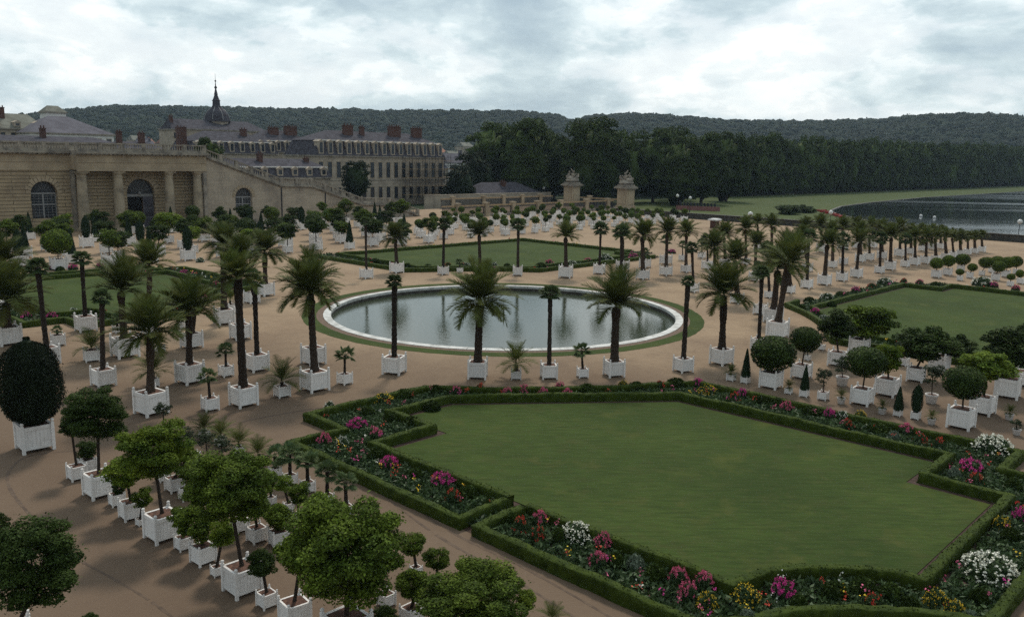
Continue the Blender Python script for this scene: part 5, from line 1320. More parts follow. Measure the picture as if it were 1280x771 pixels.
b = MB(); b.box(cx-hw,U1+1.3,0,cx+.55,U1+1.35,zs-.5); wl('open_doorway', b, M['dark'])
b = MB(); b.box(cx-hw,U1+.7,5.3,cx+hw,U1+.9,5.75); b.lathe(cx, U1+.6, [(5.75,.3),(6.0,.3),(6.2,.2)], 10); wl('transom', b, M['bars'])
b = MB(); n = 14
vs = [(cx-hw*math.cos(PI*i/n),U1+.85,5.75 if i in (0,n) else zs+hw*math.sin(PI*i/n)) for i in range(n+1)]; b.add(vs, [tuple(range(n+1))]); g_ = wl('fanlight', b, M['glass'])
b = MB()
for i in range(1, 9):
    a = PI*i/9; b.tube([(cx+.4*math.cos(a),U1+.8,6.0+.3*math.sin(a)),(cx+hw*math.cos(a),U1+.8,zs+hw*math.sin(a))], .035, 4)
link('fanlight_bars', b.mesh('fanlight_bars', M['bars']), g_)
b = MB(); b.box(cx+.55,U1+.6,0,cx+hw,U1+.68,5.3); dr = wl('door', b, M['slate_l'])
b = MB()
for z in (.3,1.9,3.5): b.box(cx+.7,U1+.57,z,cx+hw-.15,U1+.598,z+1.3)
link('door_panel', b.mesh('door_panel', M['slate']), dr)
b = MB(); b.box(-46,U1+.02,12.2,20.6,U1+19,12.9); b.box(-46,U1+18,-.3,20.6,U1+19,12.2); b.box(20.0,U0+.02,-.3,20.58,U1+1.2,9.7); b.box(-1.3,U0+1.9,0,-.9,U1-.01,9.75); wl('terrace_roof', b, M['stoned'])

stair = thing('great_stair', 'long stone stair wall stepping down right with sloping balustrade', 'staircase', (45, U0, 0)); TOPS.add(stair)
TP = [(20.6,11.95),(35.7,6.7),(42.5,6.55),(54.5,2.65),(61.7,2.4),(70.5,-.5)]
def tz(x, P=TP):
    if x <= P[0][0]: return P[0][1]
    for (a,za),(c,zc) in zip(P, P[1:]):
        if x <= c: return za+(zc-za)*(x-a)/(c-a)
    return P[-1][1]
UW = U0+.5
# insert the slope's break points as degenerate openings by building spans
b = MB(); SOPS = [(27.9,1.7,2.2,5.0), (48.6,1.55,0,1.05)]
for x0, x1 in ((20.6,35.7),(35.7,42.5),(42.5,54.5),(54.5,61.7),(61.7,69.0)):
    arched_wall(b, UW, x0, x1, -.3, tz, [o for o in SOPS if x0 < o[0] < x1], .9)
wl('stair_wall', b, M['ashlar'], stair, -45)
for far in (0, 1):
  b = MB()
  for (xa,za),(xb,zb_) in zip(TP, TP[1:]):
    for y0, y1, z0, z1 in ((UW-.18,UW+.9,0,.2),(UW-.42,UW+.9,.2,.42)):
            yy0, yy1 = ((y0,y1),(UW+19-(y1-UW)+.0,UW+19.4))[far]
            b.add([(xa,yy0,za+z0),(xb,yy0,zb_+z0),(xb,yy1,zb_+z0),(xa,yy1,za+z0),(xa,yy0,za+z1),(xb,yy0,zb_+z1),(xb,yy1,zb_+z1),(xa,yy1,za+z1)], [(0,3,2,1),(4,5,6,7),(0,1,5,4),(1,2,6,5),(2,3,7,6),(3,0,4,7)])
  wl('string_course', b, M['stoned'], stair, -45)
for nm, y in (('balustrade', UW+.1), ('balustrade', UW+18.9)):
    b = MB(); balustrade(b, [(x, z+.42) for x, z in TP[:-1]]+[(69.6,-.2+.42)], y, 1.35, pier=3.1, step=.45); wl(nm, b, M['stoned'], stair, -45)
b = MB(); n = 0
for (xa,za),(xb,zb_) in zip(TP, TP[1:]):
    if abs(zb_-za) < .5: b.box(xa,UW+.9,-.3,xb,UW+18,max(za,zb_)+.3); continue
    k = int(abs(za-zb_)/.17)
    for i in range(k): b.box(xa+(xb-xa)*i/k,UW+.9,-.3,xa+(xb-xa)*(i+1)/k,UW+18,max(.02, za+.3-(i+.5)*.17))
wl('steps', b, M['stoned'], stair, -45)
b = MB(); win_glass(b, UW+.7, 27.9, 1.7, 2.2, 5.0); g_ = wl('window', b, M['glass'], stair, -45)
b = MB(); win_bars(b, UW+.65, 27.9, 1.7, 2.2, 5.0, 6, 7); link('window_bars', b.mesh('window_bars', M['bars']), g_)
b = MB(); win_glass(b, UW+.8, 48.6, 1.55, 0, 1.05); wl('low_doorway', b, M['dark'], stair, -45)
b = MB(); b.box(47.05,UW+.5,1.0,50.15,UW+.6,1.2); wl('door_beam', b, M['slate_g'], stair, -45)
b = MB()
for cx, hw, z0, zs in SOPS:
    for i in range(11):
        a0, a1 = PI*i/11+.02, PI*(i+1)/11-.02; P = [(cx+r*math.cos(a), zs+r*math.sin(a)) for r, a in ((hw+.03,a0),(hw+.6,a0),(hw+.6,a1),(hw+.03,a1))]
        b.add([(x,UW-.07,z) for x, z in P]+[(x,UW-.001,z) for x, z in P], [(0,1,2,3),(0,4,5,1),(1,5,6,2),(2,6,7,3),(3,7,4,0)])
wl('arch_surround', b, M['stone'], stair, -45)
for x in (35.75, 45.6, 54.6): b = MB(); b.box(x-.09,UW-.13,-.1,x+.09,UW-.002,tz(x)-.02); wl('drainpipe', b, M['iron'], stair, -45)
b = MB(); b.box(21,UW-.25,-.2,68,UW-.001,.9); wl('wall_plinth', b, M['stoned'], stair, -45)

# ------------------------------------------------------------------ street railings and gate piers
def railing(name, lab, pts, posts, h=2.5):
    root = thing(name, lab, 'railing', (pts[0][0], pts[0][1], 0)); ox, oy = -pts[0][0], -pts[0][1]
    b1, b2, b3 = MB(), MB(), MB()
    for (xa,ya),(xb,yb) in zip(pts, pts[1:]):
        L_ = math.hypot(xb-xa, yb-ya); a = math.atan2(yb-ya, xb-xa); mx, my = (xa+xb)/2, (ya+yb)/2
        b1.box(mx-L_/2,my-.28,-.1,mx+L_/2,my+.28,.55,rot=a); b2.box(mx-L_/2,my-.14,h-.2,mx+L_/2,my+.14,h+.08,rot=a); b3.box(mx-L_/2,my-.04,.75,mx+L_/2,my+.04,.83,rot=a); b3.box(mx-L_/2,my-.04,h-.5,mx+L_/2,my+.04,h-.42,rot=a)
        n = int(L_/.22)
        for i in range(n):
            x, y = xa+(xb-xa)*(i+.5)/n, ya+(yb-ya)*(i+.5)/n; b3.box(x-.035,y-.035,.55,x+.035,y+.035,h-.28)
    for b_, nm, m_ in ((b1,'plinth',M['stoned']),(b2,'top_rail',M['ochre']),(b3,'iron_bars',M['iron'])): link(nm, b_.mesh(nm, m_), root, (ox,oy,0))
    for x, y in posts:
        b = MB(); b.box(x-.5,y-.5,-.1,x+.5,y+.5,h+.35); b.box(x-.62,y-.62,h+.35,x+.62,y+.62,h+.6); b.box(x-.62,y-.62,-.1,x+.62,y+.62,.62); link('stone_post', b.mesh('stone_post', M['stone']), root, (ox,oy,0))
railing('street_railing', 'iron railing with ochre top rail and stone posts, nearer of two', [(70,88),(130.5,88)], [(74.5,88),(83.3,88),(92,88),(100.5,88),(109,88),(119,88),(128,88)])
railing('street_railing', 'iron railing with ochre top rail, farther one behind stair foot', [(92,113.5),(135,113.5)], [(96,113.5),(107,113.5),(114.5,113.5),(122,113.5),(129.5,113.5)])
railing('gate_grille', 'short iron grille closing the road between the two sculpted piers', [(136.6,104.5),(136.6,89.5)], [(136.6,101)])
def sculpture(seed, flip):
    g = random.Random(seed); bm = bmesh.new()
    def blob(c, r, rot=(0,0,0)):
        v = bmesh.ops.create_icosphere(bm, subdivisions=2, radius=1)['verts']
        Mx = Matrix.Translation(c) @ __import__('mathutils').Euler(rot).to_matrix().to_4x4() @ Matrix.Diagonal((*r,1)); bmesh.ops.transform(bm, matrix=Mx, verts=v)
    f = flip
    blob((0,0,.35),(1.5,1.1,.5)); blob((.5*f,0,.8),(.8,.7,.6)); blob((-.5*f,.1,.6),(.9,.7,.5))
    # seated figure
    blob((-.2*f,0,1.45),(.38,.30,.62),(0,.25*f,0)); blob((-.28*f,0,2.25),(.20,.20,.27)); blob((.25*f,-.25,1.0),(.62,.2,.2),(0,.5*f,.2)); blob((.25*f,.25,1.05),(.6,.2,.2),(0,.2*f,-.2)); blob((.65*f,-.25,.65),(.16,.16,.5)); blob((.05*f,-.35,1.75),(.5,.13,.13),(0,-.6*f,.2)); blob((-.6*f,.3,1.6),(.5,.13,.14),(0,.9*f,.2))
    # second figure leaning behind, and the head and chest of an animal
    blob((.75*f,.35,1.5),(.3,.28,.55),(0,-.35*f,0)); blob((.62*f,.35,2.2),(.18,.18,.24)); blob((1.05*f,0,1.1),(.45,.25,.28),(0,-.7*f,0)); blob((-1.0*f,-.1,1.15),(.55,.27,.3),(0,.7*f,0)); blob((-1.25*f,-.1,1.6),(.2,.16,.3),(0,.3*f,0)); blob((.1*f,.3,2.6),(.12,.12,.45),(0,.5*f,0))
    for v in bm.verts: v.co += Vector((g.gauss(0,.03), g.gauss(0,.03), g.gauss(0,.03)))
    me = bpy.data.meshes.new('sculpture'); bm.to_mesh(me); bm.free(); me.materials.append(M['stoned']); return me
for i, (v, u, lab) in enumerate(((134.5,87.0,'massive square stone gate pier at right, wide cornice'), (137.0,108.0,'massive square stone gate pier at left, wide cornice'))):
    p_ = thing('gate_pier', lab, 'gate pier', (v,u,0), group='gate piers')
    b = MB(); b.box(-1.9,-1.9,-.2,1.9,1.9,1.1); b.box(-1.65,-1.65,1.1,1.65,1.65,5.3)
    for s in (-1,1): b.box(-1.2,s*1.66-.08,1.5,1.2,s*1.66+.08,5.0); b.box(s*1.66-.08,-1.2,1.5,s*1.66+.08,1.2,5.0)
    link('shaft', b.mesh('shaft', M['stone']), p_)
    b = MB(); b.box(-1.9,-1.9,5.3,1.9,1.9,5.6); b.box(-2.3,-2.3,5.6,2.3,2.3,5.95); b.box(-2.1,-2.1,5.95,2.1,2.1,6.2); b.box(-1.7,-1.7,6.2,1.7,1.7,6.6); link('capital', b.mesh('capital', M['stoned']), p_)
    thing('stone_sculpture', 'weathered stone figure group on top of the %s gate pier' % ('right','left')[i], 'statue', (v,u,6.58), -.8, 'gate pier statues', sculpture(5+i, 1 if i == 0 else -1)).scale = (1.35,1.35,1.3)
w_ = MB(); w_.box(-42.0,119.5,G0,69,0,0) if False else None
b = MB(); b.box(-110,0,G0,0,0,0) if False else None
# retaining wall and street at the lake end
b = MB(); b.box(119.8,-110,G0,120.4,80,1.05); b.box(119.65,-110,1.05,120.55,80,1.25); rw = thing('retaining_wall', 'long low dark stone wall at the far edge of the sand', 'wall', (120,-15,0)); rw.location = (0,0,0); link('wall_face', b.mesh('wall_face', M['poolwall']), rw)
struct('street', poly_mesh('street', [(121,-400),(133,-400),(133,80),(150,118),(150,300),(139,300),(139,84),(121,84)], G0+.02, mat('asphalt', (.075,.07,.068), .9, (.055,.052,.05), .5, .2, 20)))
struct('street_verge', poly_mesh('street_verge', [(133.1,-400),(140,-400),(140,-20),(139,10),(152,26),(182,49),(223,66),(336,80),(514,82),(860,82),(860,126),(150.2,126),(150.2,118),(133.1,80)], G0+.03, M['field']))
struct('lake', poly_mesh('lake', [(141.5,-6),(138.8,8),(151.7,26),(180,48.8),(195,57),(223,65.9),(262,72),(336,79),(514,81),(860,82),(860,-155),(160,-155),(141.5,-130)], G0+.05, M['lake']))
b = MB(); LK = [(141.5,-130),(141.5,-6),(138.8,8),(151.7,26),(180,48.8),(195,57),(223,65.9),(262,72),(336,79),(514,81),(860,82)]
for (xa,ya),(xb,yb) in zip(LK, LK[1:]):
    L_ = math.hypot(xb-xa,yb-ya); a = math.atan2(yb-ya,xb-xa); b.box((xa+xb)/2-L_/2,(ya+yb)/2-.3,G0,(xa+xb)/2+L_/2,(ya+yb)/2+.3,G0+.2,rot=a)
thing('lake_kerb', 'low dark kerb edging the lake shore', 'kerb', me=b.mesh('lake_kerb', M['poolwall']))
# ------------------------------------------------------------------ town
def sxl(x): return x
def window_rect(b, gl, x0, x1, z0, z1, y):
    gl.box(x0,y-.02,z0,x1,y+.06,z1); b.box(x0-.12,y-.06,z0-.12,x0,y+.05,z1+.12); b.box(x1,y-.06,z0-.12,x1+.12,y+.05,z1+.12); b.box(x0,y-.06,z1,x1,y+.05,z1+.12); b.box(x0,y-.07,z0-.14,x1,y+.05,z0)
def house(name, lab, x0, x1, y0, dep, zb, ze, zr, roofm, wallm, rows=(), nb=0, mans=None, dormers=0, chim=(), hip=4.0, cat='building'):
    """x0..x1 along the front (v), y0 front plane (u); eave ze, ridge zr; mans=(z break, inset)"""
    root = thing(name, lab, cat, ((x0+x1)/2, y0, zb)); o = (-(x0+x1)/2, -y0, -zb); y1 = y0+dep
    b = MB(); b.box(x0,y0,zb,x1,y1,ze-.02); w = link('wall', b.mesh('wall', wallm), root, o)
    b = MB(); b.box(x0-.35,y0-.35,ze-.35,x1+.35,y1+.35,ze); 
    for z in [r[0]-.75 for r in rows[1:]]: b.box(x0-.08,y0-.1,z,x1+.08,y0+.2,z+.22)
    link('cornice', b.mesh('cornice', M['stoned']), root, o)
    b = MB(); e = .3
    def frustum(xa,xb,ya,yb,z0,z1,i1,i2):
        b.add([(xa,ya,z0),(xb,ya,z0),(xb,yb,z0),(xa,yb,z0),(xa+i1,ya+i2,z1),(xb-i1,ya+i2,z1),(xb-i1,yb-i2,z1),(xa+i1,yb-i2,z1)], [(0,1,5,4),(1,2,6,5),(2,3,7,6),(3,0,4,7),(4,5,6,7)])
    if mans:
        zm, im = mans; frustum(x0-e,x1+e,y0-e,y1+e,ze,zm,im,im); frustum(x0-e+im-.15,x1+e-im+.15,y0-e+im-.15,y1+e-im+.15,zm+.12,zr,hip,(y1-y0)/2+e-im-.2)
        b.box(x0-e+im-.2,y0-e+im-.2,zm,x1+e-im+.2,y1+e-im+.2,zm+.12)
    else: frustum(x0-e,x1+e,y0-e,y1+e,ze,zr,hip,(y1-y0)/2+e-.1)
    rf = link('roof', b.mesh('roof', roofm), root, o)
    if mans:
        b = MB(); b.box(x0-e+mans[1]-.3,y0-e+mans[1]-.3,mans[0]+.0,x1+e-mans[1]+.3,y0-e+mans[1]-.1,mans[0]+.25); link('roof_flashing', b.mesh('roof_flashing', M['white']), rf)
    for k in range(dormers):
        x = x0+(x1-x0)*(k+.5)/dormers; zb2 = ze+.35; zt = (mans[0] if mans else ze+(zr-ze)*.45)-.25; yy = y0-.15
        b = MB(); b.box(x-.75,yy,zb2,x+.75,yy+2.2,zt); b.add([(x-.9,yy-.1,zt),(x+.9,yy-.1,zt),(x,yy-.1,zt+.55),(x-.9,yy+2.6,zt),(x+.9,yy+2.6,zt),(x,yy+2.6,zt+.55)], [(0,1,2),(0,2,5,3),(2,1,4,5),(3,5,4)])
        dm = link('dormer', b.mesh('dormer', M['render']), rf)
        g = MB(); g.box(x-.45,yy-.04,zb2+.3,x+.45,yy-.002,zt-.25); link('dormer_window', g.mesh('dormer_window', M['glass']), dm) if False else g
        g2 = link('window', g.mesh('window', M['glass']), root, o)
    for (zs, ht, ww) in rows:
        for k in range(nb):
            x = x0+(x1-x0)*(k+.5)/nb; b = MB(); g = MB(); window_rect(b, g, x-ww/2, x+ww/2, zs, zs+ht, y0)
            wnd = link('window', g.mesh('window', M['glass']), root, o); link('window_frame', b.mesh('window_frame', M['stone']), wnd)
    # side facing the lake (+v) gets windows too
    for (zs, ht, ww) in rows:
        g = MB()
        for k in range(max(1, int(dep/4.5))):
            y = y0+dep*(k+.5)/max(1, int(dep/4.5)); g.box(x1-.05,y-ww/2,zs,x1+.03,y+ww/2,zs+ht)
        link('side_window', g.mesh('side_window', M['glass']), root, o)
    for (xa, xb, za, zt) in chim:
        b = MB(); yc = y0+dep*.34; b.box(xa+.1,yc-.6,za-4,xb-.1,yc+.6,zt-.4); b.box(xa,yc-.72,zt-.4,xb,yc+.72,zt-.2)
        n = max(2, int((xb-xa)/.8))
        for i in range(n): b.cyl(xa+(i+.5)*(xb-xa)/n, yc, zt-.2, zt+.3, .17, .13, 7)
        link('chimney', b.mesh('chimney', M['brick']), rf)
    return root
H = house
H('grand_mansion', 'large pale stone mansion with slate mansard roof, dormers and brick chimneys', 74.0, 118.0, 142, 15, -.6, 12.9, 19.6, M['slate'], M['render'], [(1.2,3.3,1.25),(7.0,4.2,1.25)], 16, (16.7,1.6), 15, [(86.0,89.0,19,21.3),(101.5,105.6,19,21.6),(110,113.5,19,21.4),(91.5,92.8,19,21.0)], 7)
H('roadside_house', 'low house with long slate roof just behind the stair wall', 40, 67.5, 126, 11, -.6, 7.7, 11.9, M['slate'], M['render'], [(3.2,2.2,1.1)], 6, (9.9,1.1), 7, [(50.2,51.4,11,13.2),(62.5,63.7,11,12.4)], 3)
H('town_house', 'grey slate-roofed house behind, left of the large mansion', 84, 105.2, 190, 14, -.6, 13.6, 20.4, M['slate'], M['render'], [(8.6,2.6,1.2)], 7, (16.9,1.5), 7, [(90.9,94.4,18,21.4),(96.6,101,18,22.0)], 6)
H('town_house', 'wide grey roofed house below the domed roof', 63, 90, 188, 16, -.6, 13.0, 19.4, M['slate'], M['render'], [(8.6,2.6,1.2)], 8, (16.2,1.6), 8, [(60.5,63.5,17,20.4),(80.6,82.6,17,20.5)], 6)
H('long_roofed_hall', 'long slate hall roof with pale cornice beneath the spire', 79, 112, 232, 15, -.6, 20.9, 24.3, M['slate'], M['render'], [(15,3,1.3)], 9, None, 0, [], 4)
H('corner_turret_house', 'small dark gabled house at left of the spire', 75.0, 79.3, 228, 8, -.6, 20.5, 24.0, M['slate'], M['render'], [(17.5,1.8,1.0)], 2, None, 0, [(75.5,76.6,22,25)], 1)
H('hipped_house', 'large lilac-grey hipped roof house at far left', 18.5, 38.5, 182, 20, -.6, 17.2, 21.6, M['slate_l'], M['white'], [(15.0,1.0,1.1)], 8, None, 0, [], 8)
H('roof_cupola', 'small white box house with pale roof above the lilac roof', 29.5, 34.6, 204, 5, -.6, 23.2, 24.9, M['slate_g'], M['white'], [(18,1,1)], 1, None, 0, [], 1.5)
H('barracks_house', 'pale greenish roofed house with dark dormers at left edge', -2, 25.8, 192, 13, -.6, 18.2, 22.0, M['slate_g'], M['render'], [(15.6,1.5,1.0)], 12, None, 6, [(16.0,17.3,20,23.6)], 3)
H('low_dark_roof_house', 'low dark roof stretching just above the balustrade at left', -12, 22.5, 140, 10, -.6, 14.6, 15.8, M['slate'], M['render'], [], 0, None, 0, [(8.8,9.9,15,17.6)], 3)
H('chimneyed_house', 'low roof with paired brick chimneys behind the balustrade', 24, 36, 146, 9, -.6, 13.6, 15.2, M['slate'], M['render'], [], 0, None, 0, [(26.3,27.5,15,17.6),(31.2,32.6,15,17.4)], 3)
H('gate_pavilion', 'small pavilion with hipped slate roof and reddish shutters near the gate', 114.5, 140.5, 124, 8, -.6, 3.1, 6.0, M['slate'], M['render'], [(.6,1.8,1.3)], 8, None, 0, [(126.8,128.6,5,6.5)], 6)
0 and H('garden_shed', 'low pale stone house with a shallow roof at the stair foot', 66.5, 76, 124, 6, -.6, 3.4, 4.4, M['slate'], M['render'], [(.9,1.6,.9)], 3, None, 0, [], 2)
b = MB(); b.box(92,119.5,G0,141,120.1,3.0); b.box(91.9,119.4,3.0,141.1,120.2,3.2); thing('street_wall', 'long tan stone wall behind the farther railing', 'wall', me=b.mesh('street_wall', M['ashlar']))
# shutters on the pavilion read as red-brown openings
# domed spire
sp = thing('domed_spire', 'dark slate dome with tall lantern and needle spire', 'spire', (97,240,0))
b = MB(); b.lathe(0,0,[(20,4.0),(24.0,4.0)],8); link('drum', b.mesh('drum', M['render']), sp)
b = MB(); b.lathe(0,0,[(24.0,4.7),(24.5,4.6),(26.0,4.15),(27.4,3.3),(28.4,2.1),(29.0,1.55)],16); link('dome', b.mesh('dome', M['slate']), sp)
b = MB()
for i in range(8):
    a = 2*PI*i/8; b.tube([(r*math.cos(a),r*math.sin(a),z) for z, r in ((24.5,4.68),(26,4.25),(27.4,3.4),(28.4,2.2),(29,1.6))], .14, 4)
link('dome_ribs', b.mesh('dome_ribs', M['bars']), sp)
b = MB(); b.lathe(0,0,[(29,1.5),(29.2,1.7),(29.5,1.4),(31.0,1.3),(31.2,1.6),(31.5,1.2),(33,.6),(33.4,.65),(35,.28),(37,.16)],8); b.lathe(0,0,[(35.2,.2),(35.5,.5),(35.9,.5),(36.2,.15),(37.6,.1),(37.8,.3),(38.1,.3),(38.3,.06),(40.5,.04)],8); link('lantern', b.mesh('lantern', M['slate']), sp)
# scaffolding on the right third of the mansion
sc_ = thing('scaffolding', 'steel scaffolding with yellowish planks against the mansion right end', 'scaffolding', (110,141,0))
b = MB(); b2 = MB()
for i in range(8):
    x = -8.5+i*2.45
    for y in (-.3,-1.5): b.cyl(x, y, G0, 13.4, .05, n=5)
for i in range(7):
    y = .5+i*2.5
    for x in (8.9,10.1): b.cyl(x, y, G0, 13.4, .05, n=5)
for z in (2.2,4.6,7.0,9.4,11.8):
    b2.box(-8.6,-1.5,z,8.8,-.3,z+.10); b2.box(8.85,-1.5,z,10.2,15,z+.1); b.box(-8.6,-1.53,z+1.0,10.2,-1.47,z+1.06); b.box(10.1,-1.5,z+1.0,10.16,15,z+1.06)
link('poles', b.mesh('poles', M['iron']), sc_); link('planks', b2.mesh('planks', M['ochre']), sc_)
# scattered far roofs of the town
hr = random.Random(12)
FARH = []
for i in range(46):
    k = i % 3
    if k < 2: u, v = hr.uniform(260,520), None
    a = hr.uniform(-31, -3 if i % 4 else 1); D_ = hr.uniform(330,760); 
    dx, dy = math.sin(R(a)), math.cos(R(a)); f2 = Vector((.70906,.68326)).normalized(); r2 = Vector((f2.y,-f2.x))
    p = Vector((CAMV,CAMU))+f2*D_*dy+r2*D_*dx
    FARH.append((sx(p.y,p.x), p.x, p.y, D_))
FARH.sort()
for i, (_, x, y, D_) in enumerate(FARH):
    w, d, h = hr.uniform(9,18), hr.uniform(8,11), hr.uniform(9,13); z0 = G0; rm = hr.choice([M['tile'],M['slate'],M['slate_l'],M['tile'],M['slate_g']])
    lift = max(0, (D_-380)*.028)
    root = thing('far_house', 'distant town house below the wooded hill, %s' % ordn(i, len(FARH)), 'house', (x,y,z0), hr.uniform(-.3,.3), 'distant town houses')
    b = MB(); b.box(-w/2,-d/2,0,w/2,d/2,h+lift); link('wall', b.mesh('wall', hr.choice([M['render'],M['white'],M['render']])), root)
    b = MB(); zt = h+lift; b.add([(-w/2-.4,-d/2-.4,zt),(w/2+.4,-d/2-.4,zt),(w/2+.4,d/2+.4,zt),(-w/2-.4,d/2+.4,zt),(-w/2+.5,0,zt+3.6),(w/2-.5,0,zt+3.6)], [(0,1,5,4),(2,3,4,5),(1,2,5),(3,0,4)]); b.box(w*.2,-.5,zt+1,w*.2+1.1,.5,zt+4.8); link('roof', b.mesh('roof', rm), root)
    b = MB()
    for zz in (h+lift-2.6, h+lift-5.4):
        for k in range(4): b.box(-w/2+w*(k+.3)/4,-d/2-.03,zz,-w/2+w*(k+.3)/4+1.0,-d/2+.01,zz+1.6)
    link('window', b.mesh('window', M['glass']), root)

# ------------------------------------------------------------------ trees
TM = [crown_tree('tree_crown', 26000, .050, M['tree'], 400+i, 80) for i in range(5)]
TK = [crown_tree('tree_crown', 12000, .055, M['treedark'], 420+i, 90) for i in range(2)]
TR = [crown_tree('tree_crown', 12000, .062, M['tree'], 440+i, 50) for i in range(4)]
def tree(lab, x, y, r, h, ms, low=.12, grp=None, z0=G0, dark=False):
    root = thing('park_tree', lab, 'tree', (x,y,z0), hr.uniform(0,6), grp)
    b = MB(); b.tube([(0,0,-.2),(.1,0,h*.15),(0,.1,h*.4),(0,0,h*.7)], [r*.07,r*.055,r*.045,r*.02], 8)
    link('trunk', b.mesh('trunk', M['bark']), root)
    h *= .90; hh = h*(1-low)/2; link('crown', hr.choice(ms), root, (0,0,h*low+hh*.99), (0,0,0), (r,r,hh*1.03))
f2 = Vector((.70906,.68326)).normalized(); r2 = Vector((f2.y,-f2.x))
def px(x, D_): # direction given as image-column tangent, D_ metres away along the view axis
    t = (x-640)/FPX; return Vector((CAMV,CAMU))+f2*D_+r2*(D_*t)
def big(x, D_, yt, rpx, lab, ms=TM):
    p = px(x, D_); hz = 198+.0184*(x-640); h = (hz-yt)*D_/FPX+13.0-G0; tree(lab, p.x, p.y, rpx*D_/FPX, h, ms, .07, 'tall park trees behind the gate')
BT = [(612,275,150,36),(652,268,146,36),(690,285,163,24),(672,300,158,26),(738,262,144,40),(775,275,160,28),(812,285,158,30),(845,265,168,30),(872,280,163,30),(903,300,162,26),(715,300,168,24),(632,310,156,30),(838,305,156,26)]
BT.sort()
for i, (x, D_, yt, rp) in enumerate(BT): big(x, D_, yt, rp, 'tall broad green tree behind the gate, %s' % ordn(i, len(BT)))
p = px(594, 262); tree('dense black-green tree mass right of the scaffolding', p.x, p.y, 8.2, 16, TK, .02)
p = px(572, 242); tree('low black-green tree beside the scaffolding', p.x, p.y, 5.2, 12.0, TK, .02)
p = px(640, 285); tree('low dark tree standing behind the pavilion roof', p.x, p.y, 6.5, 14, TK, .02)
b = px(445, 205); tree('round dark evergreen tree before the mansion', b.x, b.y, 3.6, 13.2, TK, .32)
b = px(264, 190); tree('small green tree top rising over the wing balustrade', b.x, b.y, 3.2, 18.2, TM, .5)
v = 255; i = 0; LT = []
while v < 800:
    LT.append((v, 126+hr.uniform(-1,1), hr.uniform(6.4,7.6), 26+6*(v-250)/500+hr.uniform(-1.2,1.2))); v += 9.6
for i, (v, u, r, h) in enumerate(LT): tree('tall tree in the dark row along the lake, %s' % ordn(i, len(LT)), v, u, r, h, TR, .02, 'tree row beside the lake')
# the woods behind the row, and the wooded ridge: masses nobody could count
ico = bmesh.new(); bmesh.ops.create_icosphere(ico, subdivisions=2, radius=1); IV = np.array([tuple(v.co) for v in ico.verts]); IF = np.array([[v.index for v in f.verts] for f in ico.faces]); ico.free()
def blobs(name, P, r, m, seed, squash=.9, cards=0, csize=.3):
    g = np.random.default_rng(seed); n = len(P); k = len(IV)
    V = IV[None]*(1+g.normal(0,.14,(n,k,1)))*r[:,None,None]*np.array([1,1,squash])+P[:,None,:]
    F = (IF[None]+np.arange(n)[:,None,None]*k).reshape(-1,3)
    o = struct(name, np_mesh(name, V.reshape(-1,3), F, m), 'stuff')
    if cards:
        idx = g.integers(0, n, n*cards); d = sph(n*cards, g); d[:,2] = np.abs(d[:,2]); C = P[idx]+d*r[idx][:,None]*g.uniform(.9,1.12,(n*cards,1))*np.array([1,1,squash])
        V, F = quads(C, r[idx]*csize, g, d*.5, 1.1); struct(name, np_mesh(name, V, F, m), 'stuff')
M['wood'] = mat('far_wood', (.017,.026,.013), .95, (.010,.016,.009), .02, .15, .5, island=.28, spec=.1)
g = np.random.default_rng(77)
P = []
for v in np.arange(200, 1000, 8.5):
    for u in np.arange(140, 330, 9):
        P.append((v+g.uniform(-3,3), u+g.uniform(-3,3), g.uniform(11,15)+5*(v-250)/500))
P = np.array(P); keep = ~((P[:,0] < 330) & (P[:,1] > 190)); P = P[keep]
blobs('woodland', P, g.uniform(5.0,7.5,len(P)), M['wood'], 5, .95, 22, .30)
SK = [(-120,150),(0,147),(80,137),(160,131),(300,134),(500,137),(640,138),(690,142),(712,150),(730,143),(800,141),(900,149),(1000,150),(1080,148),(1140,142),(1220,141),(1270,146),(1290,152),(1400,155)]
def sky_y(x): return float(np.interp(x, [a for a, _ in SK], [b_ for _, b_ in SK]))
hb = MB(); cols = list(range(-160, 1441, 20)); rads = [900, 1000, 1120, 1250, 1400, 1560, 1700]; prof = [0, .08, .28, .58, .86, 1.0, .97]
V = []; F = []
for x in cols:
    t = (x-640)/FPX; dirv = (f2+r2*t); ln = dirv.length
    for rd, pf in zip(rads, prof):
        p = Vector((CAMV,CAMU))+dirv/ln*rd; hz = 198+.0184*(x-640)
        Hh = (hz-sky_y(x))*(1560/ln)/FPX+13-13; V.append((p.x,p.y,G0+(Hh-G0)*pf-3))
nr = len(rads)
for i in range(len(cols)-1):
    for j in range(nr-1): F.append((i*nr+j, i*nr+j+1, (i+1)*nr+j+1, (i+1)*nr+j))
struct('hill', np_mesh('hill', np.array(V), np.array(F), M['farland']))
P = []; rad_ = []
for _ in range(15000):
    x = g.uniform(-150, 1430); q = g.uniform(0,1)**.75; rd = 940+650*q; t = (x-640)/FPX; dirv = f2+r2*t; ln = dirv.length
    p = Vector((CAMV,CAMU))+dirv/ln*rd; hz = 198+.0184*(x-640); Hh = (hz-sky_y(x))*(1560/ln)/FPX+13-13
    pf = float(np.interp(rd, rads, prof)); P.append((p.x,p.y,G0+(Hh-G0)*pf+1.5+g.normal()*1.2)); rad_.append(g.uniform(5.5,9.5))
blobs('wooded_hill', np.array(P), np.array(rad_), M['wood'], 6, .85, 8, .34)

